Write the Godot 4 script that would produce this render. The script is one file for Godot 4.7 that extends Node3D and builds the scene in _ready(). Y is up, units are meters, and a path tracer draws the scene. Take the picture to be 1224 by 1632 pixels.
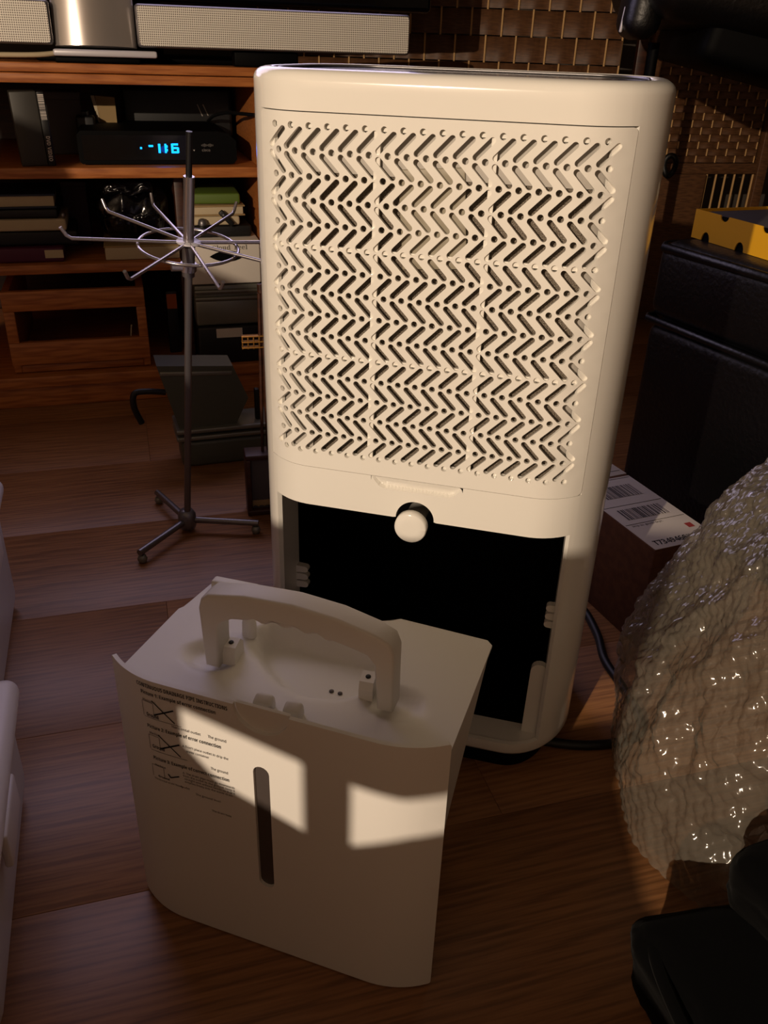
extends Node3D

var M := {}
var used := {}
var rng := RandomNumberGenerator.new()

# dehumidifier cross-section (metres): half width, flat half, corner depth, depth
const W2 := 0.1393
const XF := 0.0842
const RZ := 0.0723
const DEEP := 0.197
const WP := 0.2377      # grille panel width
const WO := 0.2313      # tank opening width
const CAB := Vector3(-0.62, 0.0, -1.345)   # left front foot of the cabinet, origin of the room's axes
const ROOM := 0.2967    # turn of the room against the camera
const LAMP := Vector3(-0.85, 1.05, 1.25)


func _ready() -> void:
	rng.seed = 11
	# ---------------------------------------------------------------- camera, light, exposure
	var cam := Camera3D.new()
	cam.name = "camera"
	cam.keep_aspect = Camera3D.KEEP_HEIGHT
	cam.fov = rad_to_deg(2.0 * atan(816.0 / 1361.5))
	cam.near = 0.01
	var cx := Vector3(0.99943, 0.02955, -0.01616)
	var cd := Vector3(0.03368, -0.87687, 0.47954)
	var cz := Vector3(0.0, -0.47981, -0.87737)
	cam.transform = Transform3D(Basis(cx, -cd, -cz).orthonormalized(), Vector3(0, 0.56, 0))
	add_child(cam)
	cam.current = true
	var env := Environment.new()
	env.background_mode = Environment.BG_COLOR
	env.background_color = Color.BLACK
	env.tonemap_mode = Environment.TONE_MAPPER_LINEAR
	env.tonemap_exposure = 1.0
	env.sdfgi_enabled = true
	env.ssao_enabled = true
	env.ssil_enabled = true
	var we := WorldEnvironment.new()
	we.name = "world_environment"
	we.environment = env
	add_child(we)
	var bulb_light := OmniLight3D.new()  # warm lamp out of view behind the camera, lights the dehumidifier's front
	bulb_light.name = "unseen_lamp_light"
	bulb_light.position = LAMP
	bulb_light.light_color = Color(1.0, 0.9, 0.785)
	bulb_light.light_energy = 3.9
	bulb_light.light_size = 0.010
	bulb_light.omni_range = 9.0
	bulb_light.omni_attenuation = 2.0
	bulb_light.shadow_enabled = true
	add_child(bulb_light)
	var tv_light := AreaLight3D.new()
	tv_light.name = "television_light"
	tv_light.area_size = Vector2(0.86, 0.46)
	tv_light.position = room(0.25, 0.87, 0.05)
	tv_light.rotation.y = ROOM + PI
	tv_light.light_color = Color(0.97, 0.9, 0.98)
	tv_light.light_energy = 0.25
	tv_light.area_range = 9.0
	tv_light.shadow_enabled = true
	add_child(tv_light)
	materials()
	# ---------------------------------------------------------------- the setting, then the things
	shell()
	cabinet()
	dehumidifier()
	water_tank()
	ottoman()
	screens()
	stool()
	bubble_wrap()
	shipping_box()
	black_bag()
	storage_boxes()
	spinner()
	tool_case()
	tower()
	electronics()
	shelf_contents()
	behind_camera()


# ==================================================================== helpers
func room(s: float, h: float, d: float) -> Vector3:   # s along the cabinet front, h up, d back from the front
	return CAB + Vector3(cos(ROOM), 0, -sin(ROOM)) * s + Vector3(0, h, 0) + Vector3(-sin(ROOM), 0, -cos(ROOM)) * d


func numbered(called: String) -> String:
	var n: int = used.get(called, 0)
	used[called] = n + 1
	return called if n == 0 else "%s_%03d" % [called, n]


func thing(called: String, label: String, category: String, at := Vector3.ZERO, turn := 0.0, group := "") -> Node3D:
	var o := Node3D.new()
	o.name = numbered(called)
	add_child(o)
	o.position = at
	o.rotation.y = turn
	tag(o, label, category, group)
	return o


func tag(o: Node, label: String, category: String, group := "") -> void:
	o.set_meta("label", label)
	o.set_meta("category", category)
	if group != "":
		o.set_meta("group", group)


func part(parent: Node, called: String, mesh: Mesh, m: Material, at := Vector3.ZERO, rot := Vector3.ZERO) -> MeshInstance3D:
	var o := MeshInstance3D.new()
	o.name = called
	o.mesh = mesh
	o.material_override = m
	o.position = at
	o.rotation = rot
	parent.add_child(o, true)
	return o


func struct(called: String, mesh: Mesh, m: Material, at: Vector3, turn := 0.0) -> MeshInstance3D:
	var o := part(self, called, mesh, m, at, Vector3(0, turn, 0))
	o.set_meta("kind", "structure")
	o.set_meta("label", "the room's " + called.replace("_", " "))
	return o


func begin(smooth := false) -> SurfaceTool:
	var st := SurfaceTool.new()
	st.begin(Mesh.PRIMITIVE_TRIANGLES)
	st.set_smooth_group(0 if smooth else -1)
	return st


func done(st: SurfaceTool) -> ArrayMesh:
	st.generate_normals()
	return st.commit()


func tri(st: SurfaceTool, a: Vector3, b: Vector3, c: Vector3) -> void:   # a, b, c counter-clockwise seen from outside
	st.add_vertex(a)
	st.add_vertex(c)
	st.add_vertex(b)


func quad(st: SurfaceTool, a: Vector3, b: Vector3, c: Vector3, d: Vector3) -> void:
	tri(st, a, b, c)
	tri(st, a, c, d)


func box_into(st: SurfaceTool, c: Vector3, s: Vector3) -> void:
	var h := s * 0.5
	var p := []
	for i in 8:
		p.append(c + Vector3(h.x if i & 1 else -h.x, h.y if i & 2 else -h.y, h.z if i & 4 else -h.z))
	quad(st, p[4], p[5], p[7], p[6])
	quad(st, p[1], p[0], p[2], p[3])
	quad(st, p[5], p[1], p[3], p[7])
	quad(st, p[0], p[4], p[6], p[2])
	quad(st, p[6], p[7], p[3], p[2])
	quad(st, p[0], p[1], p[5], p[4])


func rbox(size: Vector3, r := 0.003, n := 2, warp = null) -> ArrayMesh:   # box with rounded edges, centred
	r = minf(r, minf(size.x, minf(size.y, size.z)) * 0.499)
	var st := begin(true)
	var h := size * 0.5
	var inner := h - Vector3.ONE * r
	var ticks := []
	for ax in 3:
		var t := PackedFloat32Array()
		for i in n + 1:
			t.append(-h[ax] + r * (1.0 - cos(PI / 2 * i / n)) * 1.0)
		var more := 1 if warp == null else 14
		for i in range(1, more):
			t.append(lerpf(-inner[ax], inner[ax], float(i) / more))
		for i in n + 1:
			t.append(h[ax] - r * (1.0 - cos(PI / 2 * (n - i) / n)))
		ticks.append(t)
	for ax in 3:
		var u := (ax + 1) % 3
		var v := (ax + 2) % 3
		for side in [-1.0, 1.0]:
			var grid := []
			for i in ticks[u].size():
				var row := PackedVector3Array()
				for j in ticks[v].size():
					var p := Vector3.ZERO
					p[ax] = h[ax] * side
					p[u] = ticks[u][i]
					p[v] = ticks[v][j]
					var q := p.clamp(-inner, inner)
					var d := p - q
					p = q + (d.normalized() * r if d.length() > 1e-9 else Vector3.ZERO)
					row.append(p if warp == null else warp.call(p))
				grid.append(row)
			for i in grid.size() - 1:
				for j in grid[0].size() - 1:
					if side > 0:
						quad(st, grid[i][j], grid[i + 1][j], grid[i + 1][j + 1], grid[i][j + 1])
					else:
						quad(st, grid[i][j], grid[i][j + 1], grid[i + 1][j + 1], grid[i + 1][j])
	return done(st)


func prism(poly: PackedVector2Array, z0: float, z1: float, smooth := false) -> ArrayMesh:   # outline in x, y drawn from z0 to z1
	var st := begin(false)
	if Geometry2D.is_polygon_clockwise(poly):
		poly.reverse()
	var t := Geometry2D.triangulate_polygon(poly)
	for i in range(0, t.size(), 3):
		var a := poly[t[i]]
		var b := poly[t[i + 1]]
		var c := poly[t[i + 2]]
		if (b - a).cross(c - a) < 0:
			var k := b
			b = c
			c = k
		tri(st, Vector3(a.x, a.y, z1), Vector3(b.x, b.y, z1), Vector3(c.x, c.y, z1))
		tri(st, Vector3(a.x, a.y, z0), Vector3(c.x, c.y, z0), Vector3(b.x, b.y, z0))
	if smooth:
		st.set_smooth_group(1)
	for i in poly.size():
		var a := poly[i]
		var b := poly[(i + 1) % poly.size()]
		quad(st, Vector3(a.x, a.y, z0), Vector3(b.x, b.y, z0), Vector3(b.x, b.y, z1), Vector3(a.x, a.y, z1))
	return done(st)


func lathe(profile: Array, n := 24) -> ArrayMesh:   # profile of Vector2(radius, y) from bottom to top
	var st := begin(true)
	for i in profile.size() - 1:
		for k in n:
			var a := TAU * k / n
			var b := TAU * (k + 1) / n
			var p: Vector2 = profile[i]
			var q: Vector2 = profile[i + 1]
			var pa := Vector3(p.x * cos(a), p.y, -p.x * sin(a))
			var pb := Vector3(p.x * cos(b), p.y, -p.x * sin(b))
			var qa := Vector3(q.x * cos(a), q.y, -q.x * sin(a))
			var qb := Vector3(q.x * cos(b), q.y, -q.x * sin(b))
			if p.x > 1e-6:
				tri(st, pa, pb, qb if q.x > 1e-6 else qa)
			if q.x > 1e-6:
				tri(st, pa, qb, qa)
	return done(st)


func tube(points: Array, r: float, n := 8, closed := false) -> ArrayMesh:
	var st := begin(true)
	var m := points.size()
	var rings := []
	var side := Vector3.ZERO
	for i in m:
		var d: Vector3
		if closed:
			d = (points[(i + 1) % m] - points[(i + m - 1) % m]).normalized()
		else:
			d = (points[mini(i + 1, m - 1)] - points[maxi(i - 1, 0)]).normalized()
		if side == Vector3.ZERO:
			side = d.cross(Vector3.UP if absf(d.y) < 0.9 else Vector3.RIGHT).normalized()
		side = (side - d * side.dot(d)).normalized()
		var up := d.cross(side)
		var ring := PackedVector3Array()
		for k in n:
			var a := TAU * k / n
			ring.append(points[i] + (side * cos(a) + up * sin(a)) * r)
		rings.append(ring)
	for i in (m if closed else m - 1):
		var p: PackedVector3Array = rings[i]
		var q: PackedVector3Array = rings[(i + 1) % m]
		for k in n:
			quad(st, p[k], p[(k + 1) % n], q[(k + 1) % n], q[k])
	if not closed:
		st.set_smooth_group(2)
		for k in range(1, n - 1):
			tri(st, rings[0][0], rings[0][k + 1], rings[0][k])
			tri(st, rings[m - 1][0], rings[m - 1][k], rings[m - 1][k + 1])
	return done(st)


func curve(pts: Array, steps := 6) -> Array:   # Catmull-Rom through the points
	var out := []
	for i in pts.size() - 1:
		var p0: Vector3 = pts[maxi(i - 1, 0)]
		var p3: Vector3 = pts[mini(i + 2, pts.size() - 1)]
		for k in steps:
			out.append((pts[i] as Vector3).cubic_interpolate(pts[i + 1], p0, p3, float(k) / steps))
	out.append(pts[-1])
	return out


func circle(c: Vector2, r: float, n := 24, a0 := 0.0, a1 := TAU) -> PackedVector2Array:
	var out := PackedVector2Array()
	for k in n:
		var a := lerpf(a0, a1, float(k) / (n if a1 - a0 > TAU - 0.01 else n - 1))
		out.append(c + Vector2(cos(a), sin(a)) * r)
	return out


func rrect(w: float, h: float, r: float, c := Vector2.ZERO, n := 5) -> PackedVector2Array:
	var out := PackedVector2Array()
	for q in 4:
		var s := Vector2(1 if q in [0, 3] else -1, 1 if q < 2 else -1)
		out.append_array(circle(c + s * Vector2(w / 2 - r, h / 2 - r), r, n, q * PI / 2, (q + 1) * PI / 2))
	return out


func mesh2d(st: SurfaceTool, pts: PackedVector2Array, inside: Callable, lift: Callable) -> void:   # Delaunay sheet facing +z of the points whose triangles pass inside()
	var t := Geometry2D.triangulate_delaunay(pts)
	for i in range(0, t.size(), 3):
		var a := pts[t[i]]
		var b := pts[t[i + 1]]
		var c := pts[t[i + 2]]
		if absf((b - a).cross(c - a)) < 1e-12 or not inside.call((a + b + c) / 3.0):
			continue
		if (b - a).cross(c - a) < 0:
			var k := b
			b = c
			c = k
		tri(st, lift.call(a), lift.call(b), lift.call(c))


func text_into(st: SurfaceTool, text: String, height: float, lift: Callable, bold := true, font := "Droid Sans") -> float:   # flat lettering, baseline at 0, starting at x = 0; returns the width
	var f := SystemFont.new()
	f.font_names = PackedStringArray([font])
	f.font_weight = 700 if bold else 400
	var tm := TextMesh.new()
	tm.font = f
	tm.text = text
	tm.font_size = 24
	tm.depth = 0.0
	tm.curve_step = 2.0
	tm.pixel_size = height / 24.0 / 0.72
	tm.horizontal_alignment = HORIZONTAL_ALIGNMENT_LEFT
	var arr := tm.get_mesh_arrays()
	var v: PackedVector3Array = arr[Mesh.ARRAY_VERTEX]
	var idx: PackedInt32Array = arr[Mesh.ARRAY_INDEX] if arr[Mesh.ARRAY_INDEX] != null else PackedInt32Array(range(v.size()))
	var lo := Vector2(1e9, 1e9)
	var hi := Vector2(-1e9, -1e9)
	for p in v:
		lo = lo.min(Vector2(p.x, p.y))
		hi = hi.max(Vector2(p.x, p.y))
	for i in range(0, idx.size(), 3):
		var a := v[idx[i]]
		var b := v[idx[i + 1]]
		var c := v[idx[i + 2]]
		var pa := Vector2(a.x - lo.x, a.y - lo.y)
		var pb := Vector2(b.x - lo.x, b.y - lo.y)
		var pc := Vector2(c.x - lo.x, c.y - lo.y)
		var cr := (pb - pa).cross(pc - pa)
		if absf(cr) < 1e-14:
			continue
		if cr > 0:
			tri(st, lift.call(pa), lift.call(pb), lift.call(pc))
		else:
			tri(st, lift.call(pa), lift.call(pc), lift.call(pb))
	return hi.x - lo.x


func line_into(st: SurfaceTool, a: Vector2, b: Vector2, w: float, lift: Callable) -> void:
	var n := (b - a).normalized().orthogonal() * w * 0.5
	var k := maxi(1, int((b - a).length() / 0.006))
	for i in k:
		var p := a.lerp(b, float(i) / k)
		var q := a.lerp(b, float(i + 1) / k)
		if n.cross(q - p) > 0:
			quad(st, lift.call(p + n), lift.call(p - n), lift.call(q - n), lift.call(q + n))
			quad(st, lift.call(p + n), lift.call(q + n), lift.call(q - n), lift.call(p - n))
		else:
			quad(st, lift.call(p - n), lift.call(q - n), lift.call(q + n), lift.call(p + n))


# ==================================================================== materials
func plain(called: String, c: Color, rough := 0.5, metal := 0.0, spec := 0.5) -> StandardMaterial3D:
	var m := StandardMaterial3D.new()
	m.albedo_color = c
	m.roughness = rough
	m.metallic = metal
	m.metallic_specular = spec
	m.resource_name = called
	M[called] = m
	return m


func noise_tex(freq: float, colors: Array, seed_: int, size := 256, octaves := 4, normal := false) -> NoiseTexture2D:
	var n := FastNoiseLite.new()
	n.seed = seed_
	n.frequency = freq
	n.fractal_octaves = octaves
	var t := NoiseTexture2D.new()
	t.width = size
	t.height = size
	t.seamless = true
	t.noise = n
	if normal:
		t.as_normal_map = true
		t.bump_strength = 4.0
	elif colors.size():
		var g := Gradient.new()
		g.offsets = PackedFloat32Array([0.25, 0.75]) if colors.size() == 2 else PackedFloat32Array([0.2, 0.5, 0.8])
		g.colors = PackedColorArray(colors)
		t.color_ramp = g
	return t


func triplanar(m: StandardMaterial3D, s: Vector3) -> StandardMaterial3D:
	m.uv1_triplanar = true
	m.uv1_scale = s
	return m


func wood(called: String, dark: Color, light: Color, seed_: int, rough: float, s := Vector3(1.3, 22, 22)) -> StandardMaterial3D:
	var m := plain(called, Color.WHITE, rough)
	m.albedo_texture = noise_tex(0.03, [dark, dark.lerp(light, 0.6), light], seed_)
	return triplanar(m, s)


func materials() -> void:
	plain("white", Color(0.93, 0.92, 0.89), 0.13)
	plain("tank_white", Color(0.9, 0.89, 0.87), 0.45)
	plain("grey_inside", Color(0.7, 0.68, 0.65), 0.6)
	plain("pouch", Color(0.58, 0.55, 0.48), 0.5)
	plain("black", Color(0.012, 0.012, 0.014), 0.6, 0.0, 0.2)
	plain("gloss_black", Color(0.02, 0.02, 0.025), 0.12)
	plain("rubber", Color(0.025, 0.025, 0.028), 0.5)
	plain("ink", Color(0.1, 0.09, 0.09), 0.7)
	plain("pale_ink", Color(0.4, 0.38, 0.36), 0.7)
	plain("slot_dark", Color(0.3, 0.27, 0.26), 0.4)
	var mesh_ := plain("filter_net", Color.WHITE, 0.45)
	mesh_.albedo_texture = noise_tex(0.16, [Color(0.27, 0.24, 0.21), Color(0.42, 0.38, 0.33), Color(0.66, 0.61, 0.54)], 5)
	triplanar(mesh_, Vector3(30, 30, 30))
	mesh_.normal_enabled = true
	mesh_.normal_texture = noise_tex(0.12, [], 6, 256, 3, true)
	plain("chrome", Color(0.72, 0.7, 0.72), 0.24, 0.9)
	plain("zinc", Color(0.8, 0.79, 0.82), 0.35, 0.15)
	plain("steel_dull", Color(0.5, 0.49, 0.5), 0.38, 0.8)
	plain("brushed", Color(0.62, 0.59, 0.57), 0.2, 0.5)
	var gr := plain("grille_silver", Color.WHITE, 0.5, 0.1)
	gr.albedo_texture = dots_tex(Color(0.45, 0.42, 0.38), Color(0.92, 0.9, 0.86))
	triplanar(gr, Vector3(85, 85, 85))
	for k in 3:
		wood("plank%d" % k, [Color(0.47, 0.31, 0.19), Color(0.49, 0.33, 0.2), Color(0.45, 0.3, 0.18)][k], [Color(0.64, 0.45, 0.28), Color(0.66, 0.47, 0.3), Color(0.62, 0.43, 0.27)][k], 20 + k, 0.42, Vector3(1.1, 26, 26))
	wood("cabinet_wood", Color(0.58, 0.33, 0.16), Color(0.74, 0.47, 0.25), 31, 0.4, Vector3(1.5, 18, 18))
	wood("dark_wood", Color(0.17, 0.08, 0.045), Color(0.27, 0.14, 0.075), 33, 0.45, Vector3(2, 14, 14))
	wood("crate_wood", Color(0.5, 0.36, 0.22), Color(0.66, 0.5, 0.32), 35, 0.6)
	wood("bamboo", Color(0.3, 0.19, 0.11), Color(0.42, 0.28, 0.17), 37, 0.55, Vector3(4, 30, 30))
	plain("bamboo_rod", Color(0.78, 0.62, 0.4), 0.5)
	plain("plaster", Color(0.38, 0.345, 0.31), 0.9)
	var le := plain("leather", Color(0.011, 0.011, 0.014), 0.42)
	le.normal_enabled = true
	le.normal_texture = noise_tex(0.05, [], 41, 256, 4, true)
	le.normal_scale = 0.25
	triplanar(le, Vector3(9, 9, 9))
	var cl := plain("black_cloth", Color(0.022, 0.022, 0.024), 0.95, 0.0, 0.15)
	cl.rim_enabled = true
	cl.rim = 0.15
	var ca := plain("cardboard", Color.WHITE, 0.9)
	ca.albedo_texture = noise_tex(0.05, [Color(0.36, 0.22, 0.14), Color(0.42, 0.27, 0.17)], 43)
	triplanar(ca, Vector3(5, 5, 5))
	plain("paper", Color(0.82, 0.79, 0.75), 0.75)
	plain("paper_cream", Color(0.74, 0.68, 0.56), 0.8)
	plain("yellow", Color(0.92, 0.68, 0.04), 0.6)
	plain("red_print", Color(0.6, 0.2, 0.18), 0.7)
	var bw := plain("bubble_film", Color(0.5, 0.475, 0.43, 0.42), 0.14, 0.0, 0.6)
	bw.transparency = BaseMaterial3D.TRANSPARENCY_ALPHA
	var bins := plain("bin_plastic", Color(0.86, 0.85, 0.88, 0.9), 0.35)
	bins.transparency = BaseMaterial3D.TRANSPARENCY_ALPHA
	plain("bin_lid", Color(0.9, 0.88, 0.9), 0.4)
	plain("case_dark", Color(0.2, 0.19, 0.17), 0.5)
	plain("case_grey", Color(0.3, 0.31, 0.27), 0.4)
	plain("shelf_grey", Color(0.5, 0.5, 0.46), 0.35, 0.5)
	plain("purple", Color(0.3, 0.06, 0.2), 0.6)
	plain("plum", Color(0.2, 0.1, 0.13), 0.7)
	plain("blue_cover", Color(0.09, 0.13, 0.22), 0.5)
	plain("green_cover", Color(0.33, 0.42, 0.14), 0.6)
	plain("beige_paper", Color(0.6, 0.5, 0.34), 0.8)
	plain("brass", Color(0.62, 0.44, 0.2), 0.35, 0.7)
	plain("pocket_grey", Color(0.3, 0.28, 0.28), 0.7)
	plain("print_orange", Color(0.75, 0.38, 0.16), 0.7)
	var bag := plain("plastic_bag", Color(0.02, 0.02, 0.03), 0.16)
	bag.normal_enabled = true
	bag.normal_texture = noise_tex(0.02, [], 47, 256, 4, true)
	triplanar(bag, Vector3(8, 8, 8))
	bag.normal_scale = 0.35
	var blue := plain("led_blue", Color.BLACK, 0.5)
	blue.emission_enabled = true
	blue.emission = Color(0.0, 0.62, 1.0)
	blue.emission_energy_multiplier = 2.4
	var scr := plain("screen_glow", Color.BLACK, 0.3)
	scr.emission_enabled = true
	scr.emission = Color(0.62, 0.58, 1.0)
	scr.emission_energy_multiplier = 0.5
	var bulb := plain("bulb_glow", Color.BLACK, 0.3)
	bulb.emission_enabled = true
	bulb.emission = Color(1.0, 0.9, 0.785)
	bulb.emission_energy_multiplier = 30.0
	var bc := plain("barcode", Color.WHITE, 0.7)
	bc.albedo_texture = barcode_tex(7)
	bc.texture_filter = BaseMaterial3D.TEXTURE_FILTER_NEAREST


func dots_tex(hole: Color, metal: Color) -> ImageTexture:
	var im := Image.create(64, 64, false, Image.FORMAT_RGB8)
	for y in 64:
		for x in 64:
			var q := Vector2(fmod(x, 16.0) - 7.5, fmod(y, 16.0) - 7.5)
			im.set_pixel(x, y, metal.lerp(hole, clampf(5.8 - q.length(), 0.0, 1.0)))
	return ImageTexture.create_from_image(im)


func barcode_tex(s: int) -> ImageTexture:
	var r := RandomNumberGenerator.new()
	r.seed = s
	var im := Image.create(128, 16, false, Image.FORMAT_RGB8)
	im.fill(Color(0.8, 0.77, 0.74))
	var x := 2
	while x < 124:
		var w := r.randi_range(1, 4)
		im.fill_rect(Rect2i(x, 0, w, 16), Color(0.12, 0.11, 0.12))
		x += w + r.randi_range(1, 4)
	return ImageTexture.create_from_image(im)


# ==================================================================== the room
func shell() -> void:
	var floor_ := struct("floor", rbox(Vector3(4.0, 0.05, 4.2), 0.002), M.dark_wood, room(0.3, -0.037, -1.3), ROOM)
	var st := {}
	for k in 4:
		st[k] = rbox(Vector3([1.2, 1.2, 0.6, 0.85][k] - 0.0003, 0.012, 0.1897), 0.0003, 1)
	for i in 20:
		var x := -1.9
		var first := true
		while x < 1.9:
			var kind := 0
			if first:
				kind = [0, 2, 3][i % 3]
			var w: float = [1.2, 1.2, 0.6, 0.85][kind]
			if x + w > 2.0:
				kind = 2 if x + 0.6 < 2.05 else -1
				w = 0.6
			if kind < 0:
				break
			var p := part(floor_, "plank", st[kind], M["plank%d" % rng.randi_range(0, 2)], Vector3(x + w / 2, 0.031, -1.9 + i * 0.19))
			p.rotation.y = PI if rng.randf() < 0.5 else 0.0
			x += w
			first = false
	struct("wall_back", rbox(Vector3(4.0, 2.5, 0.1), 0.002), M.plaster, room(0.3, 1.24, 0.72), ROOM)
	struct("wall_front", rbox(Vector3(4.0, 2.5, 0.1), 0.002), M.plaster, room(0.3, 1.24, -3.3), ROOM)
	struct("wall_left", rbox(Vector3(0.1, 2.5, 4.1), 0.002), M.plaster, room(-1.65, 1.24, -1.3), ROOM)
	struct("wall_right", rbox(Vector3(0.1, 2.5, 4.1), 0.002), M.plaster, room(2.25, 1.24, -1.3), ROOM)
	struct("ceiling", rbox(Vector3(4.0, 0.1, 4.2), 0.002), M.plaster, room(0.3, 2.53, -1.3), ROOM)


# ==================================================================== dehumidifier
func front(x: float) -> float:   # how far the rounded front falls back at x
	var e := clampf((absf(x) - XF) / (W2 - XF), 0.0, 1.0)
	return -RZ * (1.0 - sqrt(1.0 - e * e))


func on_front(p: Vector2, out := 0.0) -> Vector3:   # a point on the front, moved out along its normal
	var e := 0.0004
	var t := Vector2(2.0 * e, front(p.x + e) - front(p.x - e)).normalized()
	return Vector3(p.x - t.y * out, p.y, front(p.x) + t.x * out)


func outline() -> Array:   # the cross-section, counter-clockwise from above starting at the middle of the front, as [position, normal] in x, z
	var right: Array[Vector2] = [Vector2(0, 0), Vector2(0.035, 0), Vector2(0.06, 0), Vector2(XF, 0)]
	var angles := [asin((WP / 2 + 0.0006 - XF) / (W2 - XF)), asin((WO / 2 - XF) / (W2 - XF))]
	for k in range(1, 15):
		angles.append(PI / 2 * k / 14.0)
	angles.sort()
	for a in angles:
		right.append(Vector2(XF + (W2 - XF) * sin(a), -RZ * (1 - cos(a))))
	right.append(Vector2(W2, -DEEP / 2))
	for k in range(14, -1, -1):
		var a := PI / 2 * k / 14.0
		right.append(Vector2(XF + (W2 - XF) * sin(a), -DEEP + RZ * (1 - cos(a))))
	var all: Array[Vector2] = []
	all.append_array(right)
	all.append(Vector2(0, -DEEP))
	for k in range(right.size() - 1, 0, -1):
		all.append(Vector2(-right[k].x, right[k].y))
	var out := []
	for i in all.size():
		var t := (all[(i + 1) % all.size()] - all[(i + all.size() - 1) % all.size()]).normalized()
		out.append([all[i], Vector2(-t.y, t.x)])
	return out


func ring_at(o: Array, y: float, inset: float) -> PackedVector3Array:
	var out := PackedVector3Array()
	for e in o:
		var n: Vector2 = e[1]
		if n.dot(e[0] - Vector2(0, -DEEP / 2)) < 0:
			n = -n
		var p: Vector2 = e[0] - n * inset
		out.append(Vector3(p.x, y, p.y))
	return out


func dehumidifier() -> void:
	var t := thing("dehumidifier", "tall white portable dehumidifier with herringbone vent grille and empty tank bay", "dehumidifier", Vector3(0.0234, 0, -0.5667), -0.2398)
	var o := outline()
	var gap := 0.0006
	var yp0 := 0.277 - gap
	var yp1 := 0.5216 + gap
	var rows := [[0.0255, 0.010], [0.0258, 0.005], [0.0275, 0.002], [0.031, 0.0], [0.040, 0.0], [0.1, 0.0], [0.17, 0.0], [0.244, 0.0], [yp0, 0.0], [0.34, 0.0], [0.43, 0.0], [yp1, 0.0], [0.5225, 0.0], [0.534, 0.0], [0.5385, 0.0], [0.540, 0.0003], [0.5420, 0.0012], [0.5437, 0.0028], [0.5448, 0.0048], [0.5455, 0.0075], [0.5458, 0.0105], [0.5456, 0.0118], [0.5445, 0.0125], [0.5425, 0.0125]]
	var st := begin(true)
	for r in rows.size() - 1:
		var y: float = (rows[r][0] + rows[r + 1][0]) / 2
		var p := ring_at(o, rows[r][0], rows[r][1])
		var q := ring_at(o, rows[r + 1][0], rows[r + 1][1])
		for i in o.size():
			var j := (i + 1) % o.size()
			var a: Vector2 = o[i][0]
			var b: Vector2 = o[j][0]
			var x := absf(a.x + b.x) / 2
			var fr := a.y > -RZ and b.y > -RZ
			if fr and y > 0.04 and y < 0.244 and x < WO / 2:
				continue
			if fr and y > yp0 and y < yp1 and x < WP / 2 + gap:
				continue
			if fr and y > 0.244 and y < yp0 and x < 0.035:
				continue
			quad(st, p[i], p[j], q[j], q[i])
	# bottom
	var low := ring_at(o, 0.0255, 0.010)
	st.set_smooth_group(3)
	for i in low.size():
		tri(st, Vector3(0, 0.0255, -DEEP / 2), low[(i + 1) % low.size()], low[i])
	# edges of the openings
	st.set_smooth_group(-1)
	for hole in [[WO / 2, 0.040, 0.244, 0.004], [WP / 2 + gap, yp0, yp1, 0.006]]:
		var w: float = hole[0]
		var y0: float = hole[1]
		var y1: float = hole[2]
		var dep: float = hole[3]
		var xs := PackedFloat32Array()
		for k in 41:
			xs.append(lerpf(-w, w, k / 40.0))
		for k in 40:
			for y in [y0, y1]:
				if y == 0.244 and absf(xs[k] + xs[k + 1]) / 2 < 0.0175:
					continue
				var a := on_front(Vector2(xs[k], y))
				var b := on_front(Vector2(xs[k + 1], y))
				var a2 := on_front(Vector2(xs[k], y), -dep)
				var b2 := on_front(Vector2(xs[k + 1], y), -dep)
				if y == y0:
					quad(st, a, b, b2, a2)
				else:
					quad(st, b, a, a2, b2)
		for s in [-1.0, 1.0]:
			var a := on_front(Vector2(w * s, y0))
			var b := on_front(Vector2(w * s, y1))
			var a2 := on_front(Vector2(w * s, y0), -dep)
			var b2 := on_front(Vector2(w * s, y1), -dep)
			if s < 0:
				quad(st, a, a2, b2, b)
			else:
				quad(st, a2, a, b, b2)
	# band below the grille with the finger recess and the round notch over the drain knob
	var kc := Vector2(0, 0.2445)
	var kr := 0.0148
	var outer := [Vector2(-0.0345, yp0), Vector2(-0.0318, 0.2722), Vector2(-0.0285, 0.2685), Vector2(-0.0245, 0.2670), Vector2(0.0245, 0.2670), Vector2(0.0285, 0.2685), Vector2(0.0318, 0.2722), Vector2(0.0345, yp0)]
	var pts := PackedVector2Array()
	var shape := PackedVector2Array(outer)
	var dense := func(a: Vector2, b: Vector2, n: int):
		for k in n:
			pts.append(a.lerp(b, float(k) / n))
	dense.call(Vector2(-0.035, 0.244), Vector2(-kr, 0.244), 10)
	pts.append_array(circle(kc, kr, 25, PI, 0.0))
	dense.call(Vector2(0.035, 0.244), Vector2(kr, 0.244), 10)
	dense.call(Vector2(-0.035, 0.2455), Vector2(-0.035, yp0), 8)
	dense.call(Vector2(0.035, 0.2455), Vector2(0.035, yp0), 8)
	dense.call(Vector2(-0.0335, yp0), Vector2(0.0335, yp0), 30)
	for i in outer.size() - 1:
		dense.call(outer[i], outer[i + 1], 18 if i == 3 else 4)
	for i in outer.size() - 1:
		var c := Vector2(0, yp0 + 0.004)
		var a: Vector2 = outer[i] + (c - outer[i]).normalized() * 0.0016
		var b: Vector2 = outer[i + 1] + (c - outer[i + 1]).normalized() * 0.0016
		if i == 3:
			a = outer[i] + Vector2(0.0008, 0.0016)
			b = outer[i + 1] + Vector2(-0.0008, 0.0016)
		dense.call(a, b, 18 if i == 3 else 4)
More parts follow.
